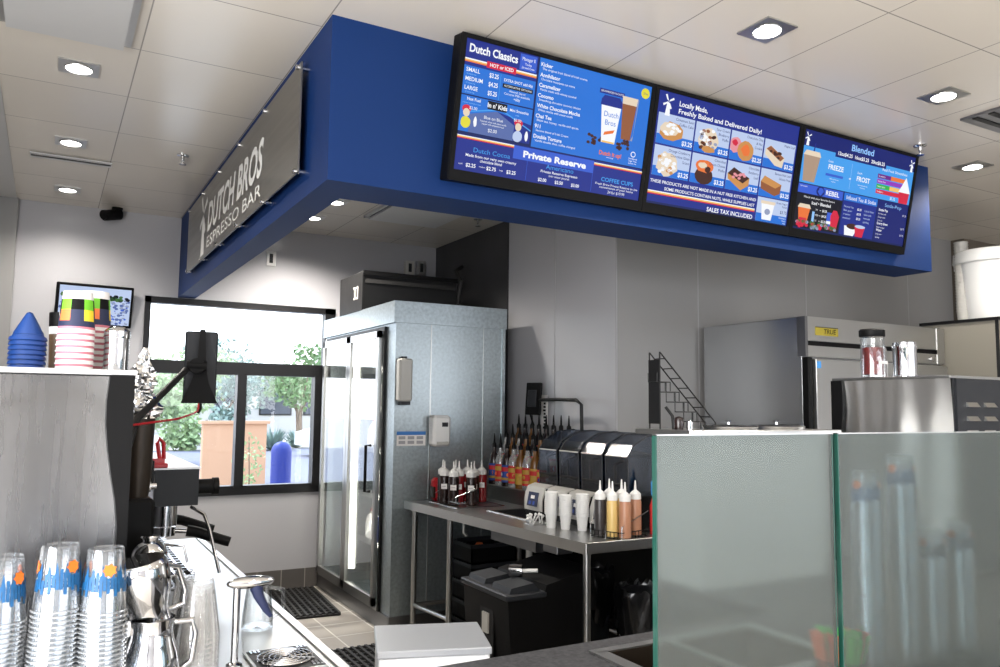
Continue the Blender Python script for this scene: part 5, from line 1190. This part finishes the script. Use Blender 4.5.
for dx in (0, 0.12): wr.tube([(2.37+dx*.3, 4.70, TZ+0.03), (2.37+dx*.3, 4.86+dx, TZ+0.03)], 0.003, 'chrome', 6)
wr.tube([(2.36, 4.74, TZ+0.07), (2.46, 4.64, TZ+0.13)], 0.003, 'chrome', 6).tube([(2.34, 5.02, TZ+0.07), (2.40, 4.98, TZ+0.12)], 0.003, 'chrome', 6).tube([(2.36, 4.74, TZ+0.03), (2.36, 4.74, TZ+0.07)], 0.003, 'chrome', 6)
wr.tube([(2.34, 4.70, TZ+0.003), (2.70, 4.70, TZ+0.003), (2.70, 5.12, TZ+0.003), (2.34, 5.12, TZ+0.003)], 0.003, 'chrome', 6, closed=True)
tag(wr.build('bottle_rack_wire'), 'thin chrome wire rack around the dark squeeze bottles', 'rack')

# blenders with sound covers
bl_ = thing('blender', 'x', 'blender', (2.86, 4.20, TZ))
MB().prism([(-0.24, 0), (-0.24, 0.10), (-0.215, 0.17), (-0.13, 0.19), (0.20, 0.19), (0.22, 0.0)], -0.105, 0.105, 'black_plastic', 'y').build('base', bl_)
MB().prism([(-0.246, 0.035), (-0.246, 0.11), (-0.222, 0.176), (-0.17, 0.192), (-0.16, 0.185), (-0.205, 0.165), (-0.236, 0.105), (-0.236, 0.035)], -0.10, 0.10, 'pale_plastic', 'y').build('front_shell', bl_)
Mb = Matrix.Translation((-0.248, 0, 0.09)) @ Matrix.Rotation(math.radians(12), 4, 'Y')
MB().box(-0.004, 0.0, -0.055, 0.055, -0.03, 0.055, 'paper_navy', M=Mb, bev=0).box(-0.006, -0.004, -0.03, -0.01, -0.02, 0.0, 'label_blue', M=Mb).box(-0.006, -0.004, 0.01, 0.035, -0.02, 0.0, 'label_blue', M=Mb).box(-0.006, -0.004, -0.02, 0.02, 0.015, 0.035, 'paper_white', M=Mb).build('control_panel', bl_, smooth=False)
cv = MB(); prf = [(-0.135, 0.19), (-0.14, 0.40), (-0.10, 0.46), (0.0, 0.51), (0.12, 0.52), (0.20, 0.50), (0.20, 0.19)]
cv.prism(prf, -0.098, -0.094, 'smoke_plastic', 'y').prism(prf, 0.094, 0.098, 'smoke_plastic', 'y')
for i in range(len(prf)-2):
    (a0, b0_), (a1, b1_) = prf[i], prf[i+1]; cv.quad([(a0, -0.096, b0_), (a0, 0.096, b0_), (a1, 0.096, b1_), (a1, -0.096, b1_)], 'smoke_plastic')
cv.build('sound_cover', bl_)
ce = MB()
for y in (-0.097, 0.097): ce.tube([(a, y, b) for a, b in prf[:-1]], 0.0035, 'grey_plastic', 6)
ce.tube([(-0.14, -0.097, 0.40), (-0.14, 0.097, 0.40)], 0.004, 'pale_plastic', 6).tube([(-0.137, -0.097, 0.25), (-0.137, 0.097, 0.25)], 0.006, 'black_plastic', 6)
ce.build('cover_edge', bl_)
jg = MB().lathe([(0.045, 0.20), (0.05, 0.21), (0.075, 0.38), (0.078, 0.40)], 'smoke_plastic', n=20, cap=False).lathe([(0.078, 0.39), (0.08, 0.41), (0.03, 0.42), (0.0001, 0.425)], 'black_plastic', n=20).tube([(-0.07, 0.03, 0.37), (-0.11, 0.05, 0.35), (-0.105, 0.05, 0.24), (-0.06, 0.03, 0.23)], 0.010, 'black_plastic', 8)
jg.build('blending_jug', bl_)
for i, lb in enumerate(('nearest the syrup bottles', 'second from the syrup bottles', 'third from the syrup bottles, behind the white cups', 'nearest the glass partition behind the sauce bottles')):
    o = bl_ if i == 0 else dup(bl_, (2.86, 4.20-i*0.228, TZ)); o['label'] = 'blender under a smoky clear sound cover, %s' % lb; o['group'] = 'blenders on the prep table'

# white cups, spoons, sauce rack
wc = MB().lathe([(0.0001, 0), (0.024, 0), (0.032, 0.073), (0.037, 0.075), (0.037, 0.080), (0.030, 0.078), (0.022, 0.004)], 'white_plastic', n=20, cap=False).build('sample_cup')
tag(wc, 'x', 'cup'); uw = []
for (x, y, n_, lb) in ((2.46, 3.76, 12, 'left'), (2.50, 3.68, 11, 'middle'), (2.555, 3.60, 12, 'right')):
    for i in range(n_):
        o = place(wc, uw, (x, y, TZ+i*0.0105)); o['label'] = 'small white cup nested in the %s of three short stacks by the blenders' % lb; o['group'] = 'white cups in the %s short stack' % lb
tr_ = MB().box(-0.05, 0.05, -0.05, 0.05, 0, 0.003, 'steel').build('utensil_tray', loc=(2.46, 3.92, TZ)); tag(tr_, 'tiny tray of loose white stirrers on the table edge', 'tray')
st_ = MB().tube([(0, 0, 0), (0.01, 0.0, 0.05)], 0.004, 'white_plastic', 6).sph((0.011, 0, 0.055), 0.008, 'white_plastic', 8, 6).build('stirrer'); tag(st_, 'x', 'stirrer'); us = []
for i in range(12):
    o = place(st_, us, (2.46+random.uniform(-.04, .04), 3.92+random.uniform(-.045, .045), TZ+0.003)); o.rotation_euler = (random.uniform(-.7, .7), random.uniform(-.7, .7), random.uniform(0, 6)); o['label'] = 'small white plastic stirrer loose in front of the blender'; o['group'] = 'white stirrers on the tray'
tag(MB().cyl((0, 0, 0), (0, 0, 0.07), 0.004, 'white_plastic', 8).sph((0, 0, 0.075), 0.009, 'red_plastic', 10, 8, (1, 1, 1.8)).build('red_tipped_stirrer', loc=(2.50, 3.86, TZ)), 'red tipped stick standing among the white stirrers', 'stirrer')
q1, q2, q3 = squeeze('sauce_dark', 0.030, 0.185, False), squeeze('sauce_caramel', 0.030, 0.185, False), squeeze('sauce_mocha', 0.031, 0.185, False)
u_ = {id(q1): [], id(q2): [], id(q3): []}
for x, y, pz, lb in ((2.525, 3.40, q1, 'dark grey sauce squeeze bottle at the left front of the wire sauce rack'), (2.555, 3.335, q2, 'yellow caramel squeeze bottle in the front row of the sauce rack'), (2.585, 3.27, q3, 'light brown squeeze bottle at the near corner of the sauce rack'),
                     (2.63, 3.46, q1, 'dark squeeze bottle in the back row of the sauce rack'), (2.665, 3.40, q2, 'pale yellow squeeze bottle in the back row of the sauce rack'), (2.70, 3.33, q3, 'light brown squeeze bottle at the right rear of the sauce rack')):
    o = place(pz, u_[id(pz)], (x, y, TZ+0.008)); o['label'] = lb; o['group'] = 'sauce bottles in the black wire rack'
wk = MB(); r = 0.0025
for z in (0.004, 0.035):
    wk.tube([(2.48, 3.42, TZ+z), (2.545, 3.245, TZ+z), (2.76, 3.30, TZ+z), (2.68, 3.51, TZ+z)], r, 'black_metal', 6, closed=True)
for t_ in range(9): wk.cyl((2.48+.065*t_/8, 3.42-.175*t_/8, TZ), (2.48+.065*t_/8, 3.42-.175*t_/8, TZ+0.035), r*.8, 'black_metal', 5).cyl((2.545+.215*t_/8, 3.245+.055*t_/8, TZ), (2.545+.215*t_/8, 3.245+.055*t_/8, TZ+0.035), r*.8, 'black_metal', 5)
for (a, b) in (((2.48, 3.42), (2.53, 3.44)), ((2.51, 3.335), (2.60, 3.37)), ((2.545, 3.245), (2.76, 3.30))):
    wk.tube([(a[0], a[1], TZ+0.0), (a[0], a[1], TZ+0.065), (b[0], b[1], TZ+0.13)], r, 'chrome', 6)
tag(wk.build('wire_sauce_rack'), 'low black wire rack holding six sauce bottles at the table corner', 'rack')
bb_ = squeeze('clear_squeeze', 0.030, 0.16, False); bb_.location = (2.90, 3.285, TZ); bb_['label'] = 'clear bottle with pale liquid between blenders and glass partition'; 
bt = thing('spray_bottle', 'blue topped bottle with red band behind the sauce rack', 'bottle', (2.83, 3.33, TZ))
MB().lathe([(0.0001, 0), (0.026, 0), (0.026, 0.15), (0.014, 0.19), (0.012, 0.20)], 'label_red', n=16).build('bottle_body', bt); MB().lathe([(0.016, 0.20), (0.020, 0.21), (0.020, 0.27), (0.008, 0.29), (0.004, 0.33), (0.0001, 0.33)], 'tape_blue', n=14).build('nozzle', bt)

# POS tablet on an arm by the syrups, and a white strip sign on the wall
pt_ = thing('order_display', 'black order tablet on a swing arm above the syrup bottles', 'monitor', (3.03, 4.87, 1.61), math.radians(25)); pt_.rotation_euler = (0, math.radians(6), math.radians(28))
MB().box(-0.014, 0.014, -0.06, 0.06, -0.115, 0.115, 'black_plastic', bev=0.005).build('case', pt_)
MB().box(-0.03, -0.014, -0.035, 0.035, -0.06, 0.06, 'grey_plastic', bev=0.004).build('rear_mount', pt_)
MB().tube([(0.0, 0.02, -0.11), (0, 0.0, -0.16), (-0.01, -0.02, -0.19)], 0.007, 'black_plastic').build('plug', pt_)
MB().tube([(3.05, 4.83, 1.60), (3.06, 4.62, 1.605), (3.07, 4.40, 1.60), (3.075, 4.345, 1.57), (3.08, 4.34, 1.14)], 0.012, 'black_metal', 12).cyl((3.08, 4.34, TZ), (3.08, 4.34, 1.14), 0.014, 'black_metal').cyl((3.08, 4.34, TZ), (3.08, 4.34, TZ+0.01), 0.035, 'black_metal').build('arm')
aa = bpy.data.objects['arm']; aa.name = 'swing_arm'; tag(aa, 'curved black swing arm holding the order tablet', 'arm')
ss = MB().box(3.168, 3.172, 4.90, 4.985, 1.30, 1.64, 'paper_white')
Mt = Matrix(((0, 0, -1, 3.1675), (0, -1, 0, 4.925), (-1, 0, 0, 1.60), (0, 0, 0, 1)))
Mt = Matrix(((0, 0, -1, 3.1675), (0, 1, 0, 4.925), (1, 0, 0, 1.33), (0, 0, 0, 1)))
for i in range(11): ss.box(3.1672, 3.168, 4.925, 4.925+random.uniform(.02, .035), 1.32+i*0.025, 1.335+i*0.025, 'black_plastic')
tag(ss.build('strip_notice', smooth=False), 'tall narrow white notice with dark marks on the wall above the blenders', 'notice')

# under the table
ib = thing('ingredient_bin', 'black lidded ingredient bin with grey label under the prep table', 'bin', (2.02, 3.47, 0))
MB().prism([(0.04, 0.07), (0.0, 0.60), (0.50, 0.60), (0.46, 0.07)], 0, 0.48, 'black_plastic', 'y').build('body', ib)
li = MB(); li.box(-0.015, 0.22, -0.012, 0.492, 0.60, 0.63, 'grey_plastic', bev=0.006).prism([(0.02, 0.63), (0.03, 0.655), (0.16, 0.67), (0.20, 0.63)], 0.02, 0.20, 'grey_plastic', 'y').prism([(0.02, 0.63), (0.03, 0.655), (0.16, 0.67), (0.20, 0.63)], 0.28, 0.46, 'grey_plastic', 'y')
li.build('front_lid', ib)
MB().prism([(0.20, 0.60), (0.22, 0.66), (0.51, 0.72), (0.51, 0.60)], -0.008, 0.488, 'black_plastic', 'y').build('rear_lid', ib)
MB().box(0.006, 0.012, 0.16, 0.30, 0.10, 0.52, 'rubber').build('front_recess', ib)
MB().box(-0.004, 0.006, 0.20, 0.26, 0.40, 0.50, 'pale_plastic').build('label_plate', ib)
for x in (0.09, 0.41):
    for y in (0.06, 0.42): MB().cyl((x, y-0.015, 0.035), (x, y+0.015, 0.035), 0.035, 'rubber', 16).box(x-0.02, x+0.02, y-0.02, y+0.02, 0.05, 0.075, 'steel_dark').build('castor', ib)
scp = thing('scoop', 'clear plastic scoop lying on the black ingredient bin lid', 'scoop', (2.16, 3.70, 0.668), math.radians(-40))
MB().lathe([(0.03, 0), (0.034, 0.02), (0.033, 0.07), (0.0001, 0.075)], 'chrome', n=18, M=Matrix.Translation((0, 0, 0.03)) @ Matrix.Rotation(PI/2, 4, 'Y'), cap=False).build('bowl', scp)
MB().tube([(0.07, 0, 0.03), (0.15, 0, 0.035)], 0.010, 'white_plastic').build('handle', scp)
def trash(x, y, r, h, lb):
    t = thing('trash_can', lb, 'trash can', (x, y, 0))
    MB().lathe([(0.0001, 0), (r*0.8, 0), (r*0.97, h), (r, h), (r, h+0.02)], 'grey_plastic', n=28).build('bin_body', t)
    m = MB(); n = 44; vs = []; fs = []
    prof_ = [(1.02, -0.20), (1.07, -0.14), (1.05, -0.06), (1.10, 0.0), (1.05, 0.045), (0.98, 0.03), (0.90, -0.10)]
    for j_, (a_, z_) in enumerate(prof_):
        for i in range(n):
            an = 2*PI*i/n; w_ = 0 if j_ in (4, 5) else 0.05
            rr_ = r*(a_+random.uniform(-w_, w_)*0.9+0.035*math.sin(an*7+j_)); zz_ = h+z_+random.uniform(-.02, .02)+(0.05*math.sin(an*5) if j_ == 0 else 0)
            vs.append((rr_*math.cos(an), rr_*math.sin(an), zz_))
    for j_ in range(len(prof_)-1):
        for i in range(n): k_ = (i+1) % n; fs.append((j_*n+i, j_*n+k_, (j_+1)*n+k_, (j_+1)*n+i))
    m.add(vs, fs, 'bag_black'); m.build('bin_liner', t, angle=25)
trash(2.72, 3.80, 0.15, 0.60, 'trash can with crumpled black liner, directly right of the ingredient bin')
trash(2.84, 3.42, 0.15, 0.56, 'trash can with shiny black liner beside the glass partition edge')
cs = MB().box(0, 0.34, 0, 0.30, 0, 0.012, 'black_plastic')
for q in ((0, 0.012, 0, 0.30), (0.328, 0.34, 0, 0.30), (0, 0.34, 0, 0.012), (0, 0.34, 0.288, 0.30)): cs.box(q[0], q[1], q[2], q[3], 0, 0.10, 'black_plastic').box(q[0]-0.004, q[1]+0.004, q[2]-0.004, q[3]+0.004, 0.10, 0.125, 'grey_plastic')
cr_ = tag(cs.build('storage_crate', smooth=False), 'x', 'crate'); uc = []
for i in range(5):
    o = place(cr_, uc, (2.50, 4.78, 0.002+i*0.127)); o['group'] = 'stacked crates under the prep table'
    o['label'] = 'black plastic crate under the prep table, %s of the stack' % ('bottom', 'second from the bottom', 'middle', 'second from the top', 'top')[i]
tag(MB().lathe([(0.0001, 0), (0.03, 0), (0.032, 0.09), (0.02, 0.11), (0.0001, 0.11)], 'print_orange', n=16).build('orange_bottle', loc=(2.60, 4.86, 0.525)), 'small orange brown bottle in the top crate under the table', 'bottle')

# ------------------------------------------------------------------ two door reach-in freezer
fz = thing('reach_in_freezer', 'stainless two door reach-in freezer with yellow badge behind the glass partition', 'freezer', (3.91, 3.23, 0))
W, D, H2 = 1.375, 0.85, 2.11
MB().box(0, W, 0.03, D, 0.13, H2, 'steel_smooth', bev=0.004).build('body', fz, smooth=False)
MB().box(-0.003, 0.02, 0.0, 0.06, 1.87, H2, 'steel_dark').box(0.02, W, 0.0, 0.03, 1.965, H2, 'steel').box(0.02, W, 0.0, 0.03, 1.87, 1.935, 'steel').box(0.02, W, 0.02, 0.03, 1.935, 1.965, 'black_plastic').box(W-0.08, W, -0.004, 0.0, 1.87, H2, 'steel').build('header_panel', fz, smooth=False)
MB().box(0.085, 0.29, -0.003, 0.0, 2.0, 2.052, 'badge_yellow').box(0.085, 0.29, -0.0036, -0.003, 2.047, 2.052, 'black_metal').build('badge', fz, smooth=False)
Mf = Matrix(((1, 0, 0, 0), (0, 0, -1, -0.004), (0, 1, 0, 0), (0, 0, 0, 1)))
MB().text('TRUE', 0.155, 2.012, 0.028, 'black_plastic', Mf, shear=0.2, bold=0.02, width=0.11).build('badge_lettering', fz, smooth=False)
for i in range(2):
    a = 0.045+i*(W-0.05)/2; b = a+(W-0.09)/2
    dd = MB().box(a, b, -0.035, 0.02, 0.18, 1.855, 'steel', bev=0.004).build('door', fz, smooth=False)
    hx = b-0.05 if i == 0 else a+0.05
    MB().box(hx-0.012, hx+0.012, -0.06, -0.035, 0.85, 1.15, 'black_plastic').build('handle', dd)
MB().box(0.0, 0.04, -0.01, 0.03, 0.15, 1.865, 'black_plastic').build('door_gasket', fz, smooth=False)
MB().box(0.05, 0.085, -0.037, -0.035, 1.80, 1.84, 'tape_blue').build('sticker', fz, smooth=False)
MB().cyl((W-0.14, -0.012, 1.90), (W-0.14, 0, 1.90), 0.018, 'chrome').build('lock', fz)
for x in (0.1, W-0.1):
    for y in (0.12, D-0.1): MB().cyl((x, y-0.015, 0.05), (x, y+0.015, 0.05), 0.05, 'rubber').box(x-0.03, x+0.03, y-0.03, y+0.03, 0.08, 0.13, 'steel_dark').build('castor', fz)

# storage cabinet, bucket and stack
sc_ = thing('storage_cabinet', 'tall grey beige cabinet with dark top at the far right', 'cabinet', (5.31, 2.88, 0))
MB().box(0, 1.1, 0, 0.52, 0.08, 2.145, 'cabinet_tan', bev=0.003).build('body', sc_, smooth=False)
MB().box(-0.01, 1.11, -0.01, 0.53, 2.145, 2.165, 'black_metal').box(-0.002, 0.0, -0.002, 0.02, 0.08, 2.145, 'black_metal').build('top_edge', sc_, smooth=False)
for i in range(2): MB().box(0.01+i*0.55, 0.545+i*0.55, -0.012, 0, 0.1, 2.13, 'cabinet_tan').build('door', sc_, smooth=False)
MB().box(0.02, 1.08, 0.02, 0.5, 0, 0.08, 'black_plastic').build('plinth', sc_)
bk = thing('white_bucket', 'large white round plastic bucket on top of the right cabinet', 'bucket', (5.76, 3.13, 2.165))
MB().lathe([(0.0001, 0), (0.19, 0), (0.20, 0.01), (0.235, 0.42), (0.255, 0.425), (0.26, 0.44), (0.255, 0.50), (0.245, 0.51), (0.235, 0.50), (0.225, 0.43), (0.19, 0.02), (0.0001, 0.02)], 'white_plastic', n=40, cap=False).build('body', bk)
for s__ in (-1, 1): MB().box(-0.05, 0.05, s__*0.255-0.012, s__*0.255+0.012, 0.40, 0.46, 'white_plastic', bev=0.006).build('grip', bk)
fs_ = MB().lathe([(0.0001, 0), (0.036, 0), (0.044, 0.09), (0.046, 0.092), (0.046, 0.098)], 'pale_plastic', n=20).build('foam_cup'); tag(fs_, 'x', 'cup'); uf_ = []
for i in range(25):
    o = place(fs_, uf_, (5.60, 3.27, 2.165+i*0.0203)); o['label'] = 'pale foam cup in the tall column beside the white bucket'; o['group'] = 'foam cups in the tall column'
